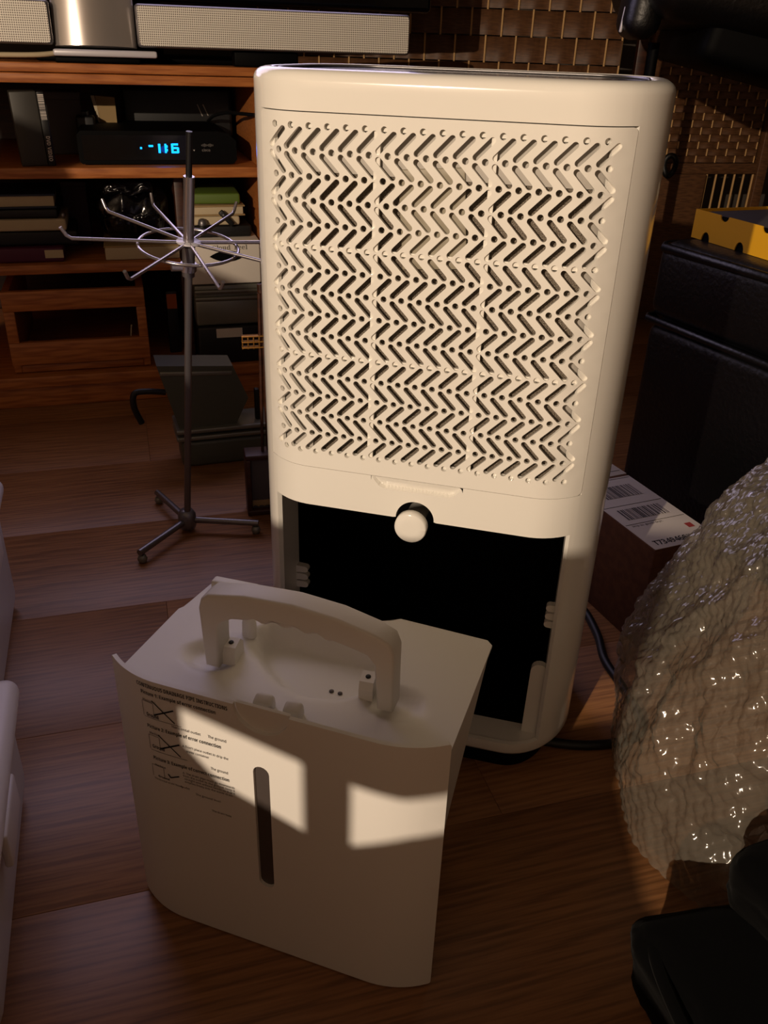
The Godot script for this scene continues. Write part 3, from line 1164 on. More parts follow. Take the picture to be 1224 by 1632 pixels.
func rounded_bar(poly: PackedVector2Array, depth: float, r: float) -> ArrayMesh:   # outline extruded along z with rounded edges
	if Geometry2D.is_polygon_clockwise(poly):
		poly.reverse()
	var st := begin(true)
	var rings := []
	var steps := 4
	var n := poly.size()
	for k in steps * 2 + 2:
		var a := PI / 2 * (k if k <= steps else k - 1) / steps
		var inset := r * (1 - sin(a)) if k <= steps else r * (1 - sin(a))
		var z := -depth / 2 + r * (1 - cos(a)) if k <= steps else depth / 2 - r * (1 + cos(a))
		var ring := PackedVector3Array()
		for i in n:
			var d0 := (poly[i] - poly[(i + n - 1) % n]).normalized()
			var d1 := (poly[(i + 1) % n] - poly[i]).normalized()
			var nn := Vector2(d0.y + d1.y, -d0.x - d1.x).normalized()
			var q := poly[i] - nn * inset
			ring.append(Vector3(q.x, q.y, z))
		rings.append(ring)
	for k in rings.size() - 1:
		for i in n:
			quad(st, rings[k][i], rings[k][(i + 1) % n], rings[k + 1][(i + 1) % n], rings[k + 1][i])
	for side in 2:
		var ring: PackedVector3Array = rings[0] if side == 0 else rings[-1]
		var flat := PackedVector2Array()
		for p in ring:
			flat.append(Vector2(p.x, p.y))
		var t := Geometry2D.triangulate_polygon(flat)
		for i in range(0, t.size(), 3):
			var a := ring[t[i]]
			var b := ring[t[i + 1]]
			var c := ring[t[i + 2]]
			var ccw := (Vector2(b.x, b.y) - Vector2(a.x, a.y)).cross(Vector2(c.x, c.y) - Vector2(a.x, a.y)) > 0
			if ccw == (side == 1):
				tri(st, a, b, c)
			else:
				tri(st, a, c, b)
	return done(st)


# ==================================================================== the rest of the room
func at_cab(called: String, label: String, category: String, s: float, h: float, d: float, group := "", extra := 0.0) -> Node3D:
	return thing(called, label, category, room(s, h, d), ROOM + extra, group)


func cabinet() -> void:
	var t := thing("cabinet", "low orange-brown wooden media cabinet with shelves under the silver speaker", "cabinet", CAB, ROOM)
	var slab := func(called: String, s0: float, s1: float, h0: float, h1: float, d0: float, d1: float, m: Material, r := 0.002):
		part(t, called, rbox(Vector3(s1 - s0, h1 - h0, d1 - d0), r), m, Vector3((s0 + s1) / 2, (h0 + h1) / 2, -(d0 + d1) / 2))
	slab.call("top_board", -0.46, 0.47, 0.5105, 0.523, 0.0, 0.46, M.cabinet_wood)
	slab.call("under_board", -0.455, 0.465, 0.496, 0.5095, 0.003, 0.45, M.cabinet_wood)
	slab.call("side_panel", 0.42, 0.44, 0.0, 0.496, 0.012, 0.45, M.cabinet_wood)
	slab.call("side_panel", -0.44, -0.42, 0.0, 0.496, 0.012, 0.45, M.cabinet_wood)
	slab.call("shelf", -0.42, 0.42, 0.365, 0.381, 0.004, 0.44, M.cabinet_wood)
	slab.call("shelf", -0.42, 0.285, 0.222, 0.237, 0.004, 0.44, M.cabinet_wood)
	slab.call("divider", 0.285, 0.30, 0.056, 0.365, 0.05, 0.44, M.dark_wood)
	slab.call("base_board", -0.44, 0.44, 0.037, 0.056, -0.006, 0.44, M.cabinet_wood)
	slab.call("plinth", -0.44, 0.44, 0.0, 0.037, 0.004, 0.4, M.cabinet_wood)
	slab.call("back_panel", -0.42, 0.42, 0.056, 0.496, 0.44, 0.448, M.dark_wood)
	# the open-fronted wooden box drawn in under the lower shelf
	var b := at_cab("wooden_box", "brown wooden box with a dark slot front under the lower shelf", "box", 0.109, 0.058, 0.0)
	var bs := func(called: String, x0: float, x1: float, y0: float, y1: float, d0: float, d1: float):
		part(b, called, rbox(Vector3(x1 - x0, y1 - y0, d1 - d0), 0.0015), M.cabinet_wood, Vector3((x0 + x1) / 2, (y0 + y1) / 2, -(d0 + d1) / 2))
	bs.call("top_board", -0.111, 0.111, 0.106, 0.138, 0.004, 0.016)
	bs.call("lower_board", -0.111, 0.111, 0.016, 0.054, 0.004, 0.016)
	bs.call("stile", -0.111, -0.094, 0.054, 0.106, 0.004, 0.016)
	bs.call("stile", 0.096, 0.111, 0.054, 0.106, 0.004, 0.016)
	bs.call("side_board", -0.111, -0.099, 0.0, 0.136, 0.016, 0.3)
	bs.call("side_board", 0.099, 0.111, 0.0, 0.136, 0.016, 0.3)
	bs.call("bottom_board", -0.099, 0.099, 0.0, 0.012, 0.016, 0.3)
	var s := at_cab("knitting_needle", "thin pale stick leaning inside the slot of the wooden box", "stick", 0.19, 0.0705, 0.03)
	part(s, "shaft", tube([Vector3(-0.004, 0, 0), Vector3(0.004, 0.055, -0.004)], 0.0012, 6), M.paper_cream)


func electronics() -> void:
	# silver centre speaker bar
	var t := at_cab("speaker_bar", "silver speaker bar with mesh grilles on top of the cabinet", "speaker", 0.19, 0.523, 0.0)
	var cen := PackedVector2Array()
	for k in 17:
		var x := lerpf(-0.057, 0.057, k / 16.0)
		cen.append(Vector2(x, 0.013 * (1.0 - pow(x / 0.057, 2.0))))
	cen.append(Vector2(0.057, -0.04))
	cen.append(Vector2(-0.057, -0.04))
	part(t, "centre_panel", prism(cen, 0.0, 0.12, true), M.brushed, Vector3(0, 0.141, -0.028), Vector3(PI / 2 - 0.12, 0, 0))
	for s in [-1.0, 1.0]:
		var w := 0.417
		var x: float = s * (0.0585 + w / 2)
		var box := part(t, "speaker_case", rbox(Vector3(w, 0.056, 0.05), 0.005, 3), M.bin_lid, Vector3(x, 0.0505, -0.027))
		box.material_override = M.steel_dull
		part(t, "mesh_grille", prism(rrect(w - 0.006, 0.051, 0.005), -0.001, 0.001), M.grille_silver, Vector3(x, 0.0505, -0.0015))
	var st := begin(false)
	part(t, "support_block", rbox(Vector3(0.12, 0.009, 0.04), 0.003), M.black, Vector3(0.0, 0.0045, -0.025))
	part(t, "foot_plate", rbox(Vector3(0.145, 0.009, 0.05), 0.003, 3), M.zinc, Vector3(0.012, 0.0135, -0.020))
	for x in [-0.3, 0.25]:
		part(t, "rubber_foot", rbox(Vector3(0.1, 0.022, 0.03), 0.003), M.black, Vector3(x, 0.0112, -0.035))
	# television: only its lower edge is in the picture
	var tv := at_cab("television", "flat television with a dark lower edge above the speaker bar", "television", 0.25, 0.523, 0.102)
	part(tv, "case", rbox(Vector3(0.95, 0.56, 0.05), 0.008, 3), M.gloss_black, Vector3(0, 0.364, 0))
	part(tv, "screen", prism(rrect(0.9, 0.5, 0.003), -0.001, 0.001), M.screen_glow, Vector3(0, 0.372, 0.0256))
	part(tv, "stand_neck", rbox(Vector3(0.08, 0.1, 0.02), 0.004), M.black, Vector3(0, 0.058, 0))
	part(tv, "stand_foot", rbox(Vector3(0.3, 0.012, 0.14), 0.004), M.black, Vector3(0, 0.006, -0.05))
	# white cable on the left of the cabinet top
	var pts := []
	for p in [Vector3(-0.12, 0.004, 0.0), Vector3(0.02, 0.0075, -0.012), Vector3(0.1, 0.009, -0.02), Vector3(0.133, 0.012, -0.03)]:
		pts.append(room(p.x, 0.523 + p.y, -p.z))
	tag(part(self, "white_cable", tube(curve(pts), 0.0035, 8), M.paper_cream), "pale cable lying on the cabinet top below the left speaker grille", "cable")
	# set-top box with its blue clock
	var b := at_cab("cable_box", "flat black cable box with glowing blue clock digits on the upper shelf", "cable box", 0.267, 0.383, 0.03)
	var prof := PackedVector2Array([Vector2(-0.122, 0.004), Vector2(-0.118, 0.0), Vector2(0.116, 0.0), Vector2(0.121, 0.006), Vector2(0.121, 0.034), Vector2(0.108, 0.045), Vector2(0.092, 0.048), Vector2(-0.116, 0.048), Vector2(-0.122, 0.042)])
	part(b, "case", prism(prof, -0.19, 0.0), M.black)
	part(b, "front_window", prism(rrect(0.16, 0.036, 0.003), 0.0, 0.0012), M.gloss_black, Vector3(-0.035, 0.024, 0))
	var dg := begin(false)
	var bar := func(x: float, y: float, w: float, h: float): box_into(dg, Vector3(x, y, 0.0016), Vector3(w, h, 0.0008))
	bar.call(-0.028, 0.0235, 0.0030, 0.0030)            # dot
	bar.call(-0.0128, 0.0265, 0.0070, 0.0028)           # dash
	bar.call(0.0000, 0.0230, 0.0036, 0.0134)            # 1
	bar.call(0.0095, 0.0230, 0.0030, 0.0134)            # colon squeezed against the next stroke
	bar.call(0.0115, 0.0258, 0.0026, 0.0034)
	bar.call(0.0115, 0.0205, 0.0026, 0.0034)
	bar.call(0.0198, 0.0230, 0.0034, 0.0140)            # 6
	bar.call(0.0245, 0.0288, 0.0090, 0.0030)
	bar.call(0.0245, 0.0235, 0.0090, 0.0030)
	bar.call(0.0245, 0.0174, 0.0090, 0.0030)
	bar.call(0.0285, 0.0204, 0.0034, 0.0080)
	var d := part(b, "clock_digits", done(dg), M.led_blue)
	d.set_meta("label", "glowing blue clock digits")
	var lg := begin(false)
	text_into(lg, "cisco", 0.0040, func(p: Vector2) -> Vector3: return Vector3(0.066 + p.x, 0.0185 + p.y, 0.0004))
	for k in 9:
		box_into(lg, Vector3(0.066 + k * 0.0022, 0.0275, 0.0004), Vector3(0.001, [0.002, 0.0035, 0.005, 0.0035, 0.002, 0.0035, 0.005, 0.0035, 0.002][k], 0.0004))
	part(b, "maker_logo", done(lg), M.pale_ink)
	var ic := begin(false)
	text_into(ic, "v", 0.003, func(p: Vector2) -> Vector3: return Vector3(0.0525 + p.x, 0.019 + p.y, 0.0004))
	part(b, "arrow_mark", done(ic), M.paper)
	var glow := OmniLight3D.new()
	glow.name = "clock_light"
	glow.position = room(0.275, 0.404, 0.0255)
	glow.light_color = Color(0.0, 0.35, 1.0)
	glow.light_energy = 0.0006
	glow.light_size = 0.01
	glow.omni_attenuation = 2.0
	glow.shadow_enabled = true
	add_child(glow)
	var c := []
	for p in [Vector3(0.418, 0.456, 0.02), Vector3(0.40, 0.455, 0.06), Vector3(0.385, 0.452, 0.12), Vector3(0.37, 0.44, 0.2), Vector3(0.36, 0.42, 0.26)]:
		c.append(room(p.x, p.y, p.z))
	tag(part(self, "black_cable", tube(curve(c), 0.0028, 8), M.rubber), "thin black cable running across the cabinet's inner side above the cable box", "cable")


func book(called: String, label: String, s0: float, s1: float, h0: float, h1: float, d0: float, d1: float, cover: Material, group: String, pages := true, twist := 0.0) -> Node3D:
	var t := at_cab(called, label, "book" if called.contains("book") else "magazine", (s0 + s1) / 2, h0, (d0 + d1) / 2, group, twist)
	var w := s1 - s0
	var h := h1 - h0
	var dp := d1 - d0
	if pages:
		part(t, "cover", rbox(Vector3(w, h * 0.14, dp), 0.0006), cover, Vector3(0, h * 0.07, 0))
		part(t, "cover", rbox(Vector3(w, h * 0.14, dp), 0.0006), cover, Vector3(0, h * 0.93, 0))
		part(t, "page_block", rbox(Vector3(w - 0.006, h * 0.72, dp - 0.005), 0.0006), M.paper_cream, Vector3(0, h * 0.5, 0))
	else:
		part(t, "cover", rbox(Vector3(w, h, dp), minf(h * 0.3, 0.004), 3), cover, Vector3(0, h * 0.5, 0))
	return t


func shelf_contents() -> void:
	# upper shelf, left of the cable box
	var c := at_cab("disc_case", "tall dark case with a white barcode label standing left of the cable box", "case", 0.082, 0.3815, 0.045, "", 0.12)
	var cc := part(c, "case", rbox(Vector3(0.038, 0.103, 0.05), 0.002), M.case_grey, Vector3(-0.006, 0.0515, 0), Vector3(0, 0, 0.03))
	cc.material_override = M.case_dark
	part(c, "spine", rbox(Vector3(0.011, 0.103, 0.05), 0.0015), M.rubber, Vector3(0.0185, 0.0515, 0.001), Vector3(0, 0, 0.03))
	part(c, "barcode_label", label_mesh(0.0345, 0.0085), M.barcode, Vector3(0.0172, 0.082, 0.0265), Vector3(0, 0, PI / 2 + 0.03))
	var sp := begin(false)
	text_into(sp, "DVD VIDEO", 0.0055, func(p: Vector2) -> Vector3: return Vector3(0.0165 + p.y, 0.042 - p.x * 0.9, 0.0263))
	part(c, "spine_lettering", done(sp), M.paper)
	var g := at_cab("grey_box", "small grey box at the back of the upper shelf beside the disc case", "box", 0.125, 0.3815, 0.2)
	part(g, "box", rbox(Vector3(0.055, 0.088, 0.05), 0.002), M.pocket_grey, Vector3(0, 0.044, 0))
	part(g, "box_lid", rbox(Vector3(0.057, 0.012, 0.052), 0.002), M.pocket_grey, Vector3(0, 0.089, 0))
	var pb := at_cab("paper_packet", "beige folded packet leaning at the back of the upper shelf", "packet", 0.19, 0.3815, 0.19)
	part(pb, "packet", prism(PackedVector2Array([Vector2(-0.006, 0), Vector2(0.018, 0.0), Vector2(0.018, 0.088), Vector2(-0.013, 0.09)]), -0.012, 0.012), M.beige_paper)
	part(pb, "flap", prism(PackedVector2Array([Vector2(-0.02, 0.09), Vector2(-0.0145, 0.09), Vector2(-0.004, 0.03), Vector2(-0.008, 0.03)]), -0.004, 0.012), M.paper_cream)
	var pl := at_cab("power_adapter", "small black adapter block between grey box and beige packet", "adapter", 0.158, 0.3815, 0.15)
	part(pl, "block", rbox(Vector3(0.03, 0.062, 0.03), 0.004, 3), M.rubber, Vector3(0, 0.031, 0))
	part(pl, "plug", rbox(Vector3(0.012, 0.008, 0.012), 0.002), M.rubber, Vector3(0, 0.065, 0))
	var bd := at_cab("game_console", "dark glossy device with two pale slashes behind the cable box", "device", 0.315, 0.3815, 0.31)
	part(bd, "case", rbox(Vector3(0.19, 0.1, 0.13), 0.006, 3), M.rubber, Vector3(0, 0.05, 0))
	var sl := begin(false)
	line_into(sl, Vector2(0.034, 0.075), Vector2(0.042, 0.056), 0.0016, func(p: Vector2) -> Vector3: return Vector3(p.x, p.y, 0.0655))
	line_into(sl, Vector2(0.044, 0.075), Vector2(0.052, 0.057), 0.0016, func(p: Vector2) -> Vector3: return Vector3(p.x, p.y, 0.0655))
	part(bd, "slash_marks", done(sl), M.paper)
	# middle shelf, left pile
	var gl := "books piled at the left of the middle shelf"
	var b6 := book("book", "plum-purple book with a pale label at the bottom of the left pile", -0.14, 0.103, 0.2375, 0.2605, 0.02, 0.17, M.purple, gl, false)
	part(b6, "price_label", label_mesh(0.028, 0.0125), M.paper_cream, Vector3(0.1065, 0.013, 0.0756))
	book("book", "dark ragged-edged book lying on the plum-purple book", -0.15, 0.125, 0.261, 0.2835, 0.03, 0.18, M.rubber, gl, false, 0.03)
	book("book", "thick cream-edged softback in the middle of the left pile", -0.16, 0.112, 0.284, 0.302, 0.03, 0.17, M.paper_cream, gl, false)
	book("book", "black book between two cream-edged books in the left pile", -0.15, 0.103, 0.3025, 0.3175, 0.035, 0.17, M.rubber, gl, false, -0.02)
	book("book", "blue-covered book with cream pages on top of the left pile", -0.15, 0.1, 0.318, 0.3395, 0.03, 0.16, M.blue_cover, gl, true, 0.02)
	var kn := at_cab("marble", "small grey bead resting against the black book's end", "bead", 0.109, 0.3028, 0.035)
	part(kn, "bead", lathe([Vector2(0, 0), Vector2(0.003, 0.001), Vector2(0.004, 0.004), Vector2(0.003, 0.007), Vector2(0, 0.008)], 12), M.steel_dull)
	var pp := at_cab("plum_box", "plum-coloured box at the back of the middle shelf right of the book pile", "box", 0.125, 0.2375, 0.17)
	part(pp, "box", rbox(Vector3(0.04, 0.098, 0.05), 0.002), M.plum, Vector3(0, 0.049, 0))
	part(pp, "lid", rbox(Vector3(0.042, 0.01, 0.052), 0.002), M.plum, Vector3(0, 0.1, 0))
	var fb := at_cab("flat_box", "low cream cardboard tray under the shiny black bag", "tray", 0.225, 0.2375, 0.075)
	part(fb, "tray", rbox(Vector3(0.118, 0.021, 0.11), 0.002), M.paper_cream, Vector3(0, 0.0105, 0))
	part(fb, "tray_rim", rbox(Vector3(0.12, 0.003, 0.112), 0.001), M.beige_paper, Vector3(0, 0.0215, 0))
	var nz := FastNoiseLite.new()
	nz.seed = 3
	nz.frequency = 18.0
	var crease := func(q: Vector3) -> Vector3:
		var n := nz.get_noise_3dv(q)
		return q * (1.0 + 0.1 * n) + Vector3(0, 0.012 * n, 0.012 * absf(nz.get_noise_3dv(q * 2.3)))
	var bag := at_cab("plastic_bag", "shiny black plastic bundle between the book pile and the papers", "bag", 0.218, 0.2605, 0.08)
	part(bag, "bag", rbox(Vector3(0.112, 0.086, 0.1), 0.035, 5, crease), M.plastic_bag, Vector3(0, 0.044, 0))
	part(bag, "bag_fold", rbox(Vector3(0.08, 0.016, 0.07), 0.007, 4, crease), M.plastic_bag, Vector3(-0.005, 0.084, 0.01))
	# right bay
	var lb := at_cab("storage_case", "dark storage case at the bottom of the right bay", "case", 0.357, 0.056, 0.07)
	part(lb, "case", rbox(Vector3(0.108, 0.066, 0.13), 0.004), M.rubber, Vector3(0, 0.033, 0))
	part(lb, "white_label", label_mesh(0.045, 0.016), M.paper, Vector3(0.0, 0.055, 0.0656))
	var gc := at_cab("metal_case", "grey ribbed metal case under the white tissue box", "case", 0.359, 0.1225, 0.075)
	part(gc, "case", rbox(Vector3(0.112, 0.044, 0.13), 0.004), M.shelf_grey, Vector3(0, 0.022, -0.003))
	for y in [0.047, 0.059]:
		part(gc, "rib", rbox(Vector3(0.113, 0.007, 0.134), 0.003, 3), M.shelf_grey, Vector3(0, y, -0.001))
	part(gc, "lid", rbox(Vector3(0.112, 0.026, 0.128), 0.003), M.shelf_grey, Vector3(0, 0.0565, -0.004))
	var wb := at_cab("tissue_box", "white cardboard tissue box with a dark lens-shaped opening in the right bay", "box", 0.357, 0.1955, 0.065)
	part(wb, "carton", rbox(Vector3(0.118, 0.0715, 0.118), 0.0025), M.paper, Vector3(0, 0.0358, 0))
	var lens := PackedVector2Array()
	lens.append_array(circle(Vector2(0, -0.030), 0.052, 12, PI / 2 - 0.6, PI / 2 + 0.6))
	lens.append_array(circle(Vector2(0, 0.056), 0.052, 12, -PI / 2 - 0.6, -PI / 2 + 0.6))
	part(wb, "tissue_opening", prism(lens, 0.0, 0.0008), M.black, Vector3(0.004, 0.033, 0.059))
	var wt := begin(false)
	text_into(wt, "Cloud  Feel", 0.0075, func(p: Vector2) -> Vector3: return Vector3(-0.02 + p.x, 0.0565 + p.y, 0.0594), true, "Droid Serif")
	part(wb, "lettering", done(wt), M.pale_ink)
	var gm := "papers and boxes stacked in the right bay"
	book("book", "flat black box lying on the white tissue box", 0.305, 0.405, 0.2675, 0.2865, 0.03, 0.15, M.rubber, gm, false, 0.04)
	book("magazine", "lowest cream magazine of the pile under the green one", 0.31, 0.388, 0.287, 0.3015, 0.03, 0.15, M.paper_cream, gm, false)
	book("magazine", "thick cream magazine directly below the green magazine", 0.308, 0.396, 0.302, 0.3185, 0.03, 0.16, M.beige_paper, gm, true, 0.02)
	book("magazine", "green-covered magazine on top of the right bay pile", 0.305, 0.393, 0.319, 0.336, 0.04, 0.16, M.green_cover, gm, false, -0.03)
	var gd := at_cab("remote_control", "short dark remote leaning on the black box in the right bay", "remote", 0.365, 0.2868, 0.022)
	part(gd, "body", rbox(Vector3(0.009, 0.03, 0.007), 0.002), M.rubber, Vector3(0, 0.013, 0), Vector3(0, 0, 0.75))
	part(gd, "button", rbox(Vector3(0.003, 0.003, 0.001), 0.0004), M.steel_dull, Vector3(-0.005, 0.018, 0.0036), Vector3(0, 0, 0.75))
	var kb := at_cab("knob", "small grey round knob lying beside the pile in the right bay", "knob", 0.325, 0.2868, 0.022)
	part(kb, "knob", lathe([Vector2(0.007, 0), Vector2(0.0075, 0.006), Vector2(0.006, 0.011), Vector2(0.003, 0.013), Vector2(0, 0.0132)], 16), M.steel_dull)
	part(kb, "collar", lathe([Vector2(0.0085, 0), Vector2(0.0085, 0.003), Vector2(0.0075, 0.003)], 16), M.rubber)
	var tg := at_cab("orange_packet", "dark packet with an orange patch left of the thin metal pole", "packet", 0.267, 0.056, 0.09)
	part(tg, "packet", rbox(Vector3(0.02, 0.112, 0.018), 0.002), M.rubber, Vector3(0, 0.056, 0))
	part(tg, "packet_print", label_mesh(0.017, 0.026), M.print_orange, Vector3(0, 0.094, 0.0092))


func label_mesh(w: float, h: float) -> ArrayMesh:   # thin flat label facing +z with the whole print once across
	var st := begin(false)
	var uv := [Vector2(0, 1), Vector2(1, 1), Vector2(1, 0), Vector2(0, 0)]
	var p := [Vector3(-w / 2, -h / 2, 0.0002), Vector3(w / 2, -h / 2, 0.0002), Vector3(w / 2, h / 2, 0.0002), Vector3(-w / 2, h / 2, 0.0002)]
	for i in [0, 2, 1, 0, 3, 2]:
		st.set_uv(uv[i])
		st.add_vertex(p[i])
	return done(st)


func spinner() -> void:
	var t := thing("display_spinner", "thin metal carousel stand with bent spokes and three castored feet", "stand", Vector3(-0.253, 0, -0.957))
	var up := Vector3(0.115, 1.0, 0.14).normalized()
	var bs := Basis(up.cross(Vector3(0, 0, 1)).normalized() * -1.0, up, Vector3.ZERO)
	bs.x = up.cross(Vector3(0, 0, 1)).normalized()
	bs.x = Vector3(1, 0, 0) - up * up.x
	bs.x = bs.x.normalized()
	bs.z = bs.x.cross(up)
	var hub := Vector3(0, 0.014, 0)
	var pole := func(l: float) -> Vector3: return hub + up * l
	part(t, "pole", tube([pole.call(0.0), pole.call(0.385)], 0.0042, 12), M.steel_dull)
	part(t, "sleeve", tube([pole.call(0.368), pole.call(0.433)], 0.0056, 14), M.chrome)
	part(t, "lower_sleeve", tube([pole.call(0.33), pole.call(0.362)], 0.0066, 14), M.steel_dull)
	part(t, "rod_tip", tube([pole.call(0.43), pole.call(0.475)], 0.0032, 10), M.rubber)
	part(t, "collar", tube([pole.call(0.336), pole.call(0.344)], 0.0085, 14), M.chrome)
	part(t, "thumb_screw", tube([pole.call(0.340) + bs.x * -0.006 + bs.z * 0.004, pole.call(0.340) + bs.x * -0.016 + bs.z * 0.009], 0.004, 10), M.chrome)
	var disc := part(t, "disc", lathe([Vector2(0, 0), Vector2(0.0125, 0), Vector2(0.013, 0.0008), Vector2(0.0125, 0.0016), Vector2(0, 0.0016)], 24), M.zinc)
	disc.transform = Transform3D(bs, pole.call(0.366))
	var ring := []
	for k in 48:
		var a := TAU * k / 48
		ring.append(pole.call(0.362) + (bs.x * cos(a) + bs.z * sin(a)) * 0.051)
	part(t, "ring", tube(ring, 0.0017, 8, true), M.chrome)
	for deg in [14, 64, 106, 164, 211, 239, 284, 335]:
		var a := deg_to_rad(float(deg))
		var d := bs.x * cos(a) + bs.z * sin(a)
		part(t, "spoke", tube([pole.call(0.366) + d * 0.006, pole.call(0.365) + d * 0.114, pole.call(0.368) + d * 0.119, pole.call(0.376) + d * 0.124], 0.0018, 8), M.chrome)
	part(t, "hub", lathe([Vector2(0, 0), Vector2(0.010, 0.001), Vector2(0.0115, 0.006), Vector2(0.0115, 0.02), Vector2(0.008, 0.026), Vector2(0, 0.027)], 16), M.steel_dull, Vector3(0, 0.004, 0))
	for f in [Vector3(-0.040, 0, 0.086), Vector3(-0.058, 0, -0.074), Vector3(0.094, 0, 0.002)]:
		var leg := part(t, "leg", tube([Vector3(0, 0.016, 0), f * 0.98 + Vector3(0, 0.0155, 0)], 0.0042, 8), M.steel_dull)
		part(leg, "castor", lathe([Vector2(0, 0), Vector2(0.0045, 0.0008), Vector2(0.0062, 0.0055), Vector2(0.0045, 0.0102), Vector2(0, 0.011)], 14), M.shelf_grey, f * 0.94)


func tool_case() -> void:
	var t := thing("sewing_case", "dark grey plastic case with a black side handle on the floor before the cabinet", "case", Vector3(-0.256, 0, -1.162), 0.333)
	t.position = Vector3(-0.243, 0, -1.19)
	part(t, "base_tray", rbox(Vector3(0.14, 0.04, 0.06), 0.006, 3), M.case_grey, Vector3(0.0, 0.02, 0), Vector3.ZERO)
	for y in [0.046, 0.057]:
		part(t, "ledge", rbox(Vector3(0.152, 0.007, 0.066), 0.0025, 3), M.shelf_grey, Vector3(0, y, 0))
	part(t, "cover", prism(PackedVector2Array([Vector2(-0.07, 0.06), Vector2(0.012, 0.06), Vector2(0.032, 0.1), Vector2(0.012, 0.15), Vector2(-0.094, 0.158)]), -0.025, 0.025), M.case_grey)
	part(t, "top_band", rbox(Vector3(0.102, 0.007, 0.054), 0.002), M.shelf_grey, Vector3(-0.04, 0.143, 0), Vector3(0, 0, -0.06))
	part(t, "post", rbox(Vector3(0.007, 0.05, 0.01), 0.002), M.rubber, Vector3(0.047, 0.083, 0.01))
	part(t, "handle", tube(curve([Vector3(-0.085, 0.117, 0.02), Vector3(-0.112, 0.122, 0.024), Vector3(-0.128, 0.12, 0.026), Vector3(-0.13, 0.1, 0.026), Vector3(-0.122, 0.075, 0.024)]), 0.0045, 8), M.rubber)


func tower() -> void:
	var t := thing("ornament_tower", "dark brown slender ornament tower on a framed base left of the dehumidifier", "ornament", Vector3(-0.155, 0, -1.02), 0.24)
	var o := -0.006
	part(t, "base_frame", rbox(Vector3(0.062, 0.008, 0.03), 0.002), M.dark_wood, Vector3(0, 0.004, 0))
	part(t, "base_frame", rbox(Vector3(0.062, 0.007, 0.03), 0.002), M.dark_wood, Vector3(0, 0.085, 0))
	for x in [-0.0275, 0.0275]:
		part(t, "frame_post", rbox(Vector3(0.007, 0.074, 0.03), 0.002), M.dark_wood, Vector3(x, 0.0448, 0))
	part(t, "glass_face", rbox(Vector3(0.048, 0.074, 0.006), 0.001), M.pocket_grey, Vector3(0, 0.0448, 0.004))
	var lace := PackedVector2Array([Vector2(-0.024, 0.02)])
	for k in 25:
		lace.append(Vector2(lerpf(-0.024, 0.024, k / 24.0), 0.0105 + 0.0022 * absf(sin(k * PI / 4.0))))
	lace.append(Vector2(0.024, 0.02))
	part(t, "lace_strip", prism(lace, 0.0072, 0.0078), M.beige_paper)
	for s in [-1.0, 1.0]:
		part(t, "spire_post", tube([Vector3(0.004 + s * 0.011, 0.0885, 0), Vector3(0.0 + s * 0.0035, 0.295, 0)], 0.0022, 6), M.dark_wood)
	part(t, "spire_core", tube([Vector3(0.002, 0.0885, -0.003), Vector3(0.0, 0.25, -0.003), Vector3(-0.002, 0.305, -0.003)], 0.0036, 6), M.dark_wood)
	for y in [0.229, 0.236, 0.243]:
		part(t, "gallery_rail", rbox(Vector3(0.058, 0.0018, 0.008), 0.0006), M.brass, Vector3(0.002, y, 0))
	for k in 9:
		part(t, "gallery_bar", rbox(Vector3(0.0016, 0.0165, 0.0016), 0.0005), M.brass, Vector3(-0.026 + k * 0.0068, 0.2355, 0.003))


func power_cord(owner_: Node3D) -> void:
	var floor_pts := [Vector3(0.100, 0.018, -0.612), Vector3(0.125, 0.009, -0.598), Vector3(0.150, 0.0045, -0.590), Vector3(0.190, 0.0045, -0.585), Vector3(0.228, 0.0045, -0.592), Vector3(0.246, 0.0045, -0.606), Vector3(0.250, 0.0045, -0.632), Vector3(0.243, 0.0045, -0.672), Vector3(0.235, 0.0045, -0.712), Vector3(0.236, 0.0045, -0.758), Vector3(0.226, 0.0045, -0.812), Vector3(0.19, 0.0045, -0.86), Vector3(0.12, 0.0045, -0.9)]
	var pts := []
	for p in floor_pts:
		pts.append(owner_.transform.affine_inverse() * p)
	var cord := part(owner_, "power_cord", tube(curve(pts, 7), 0.0045, 10), M.rubber)
	cord.set_meta("label", "black power cord looping over the floor")


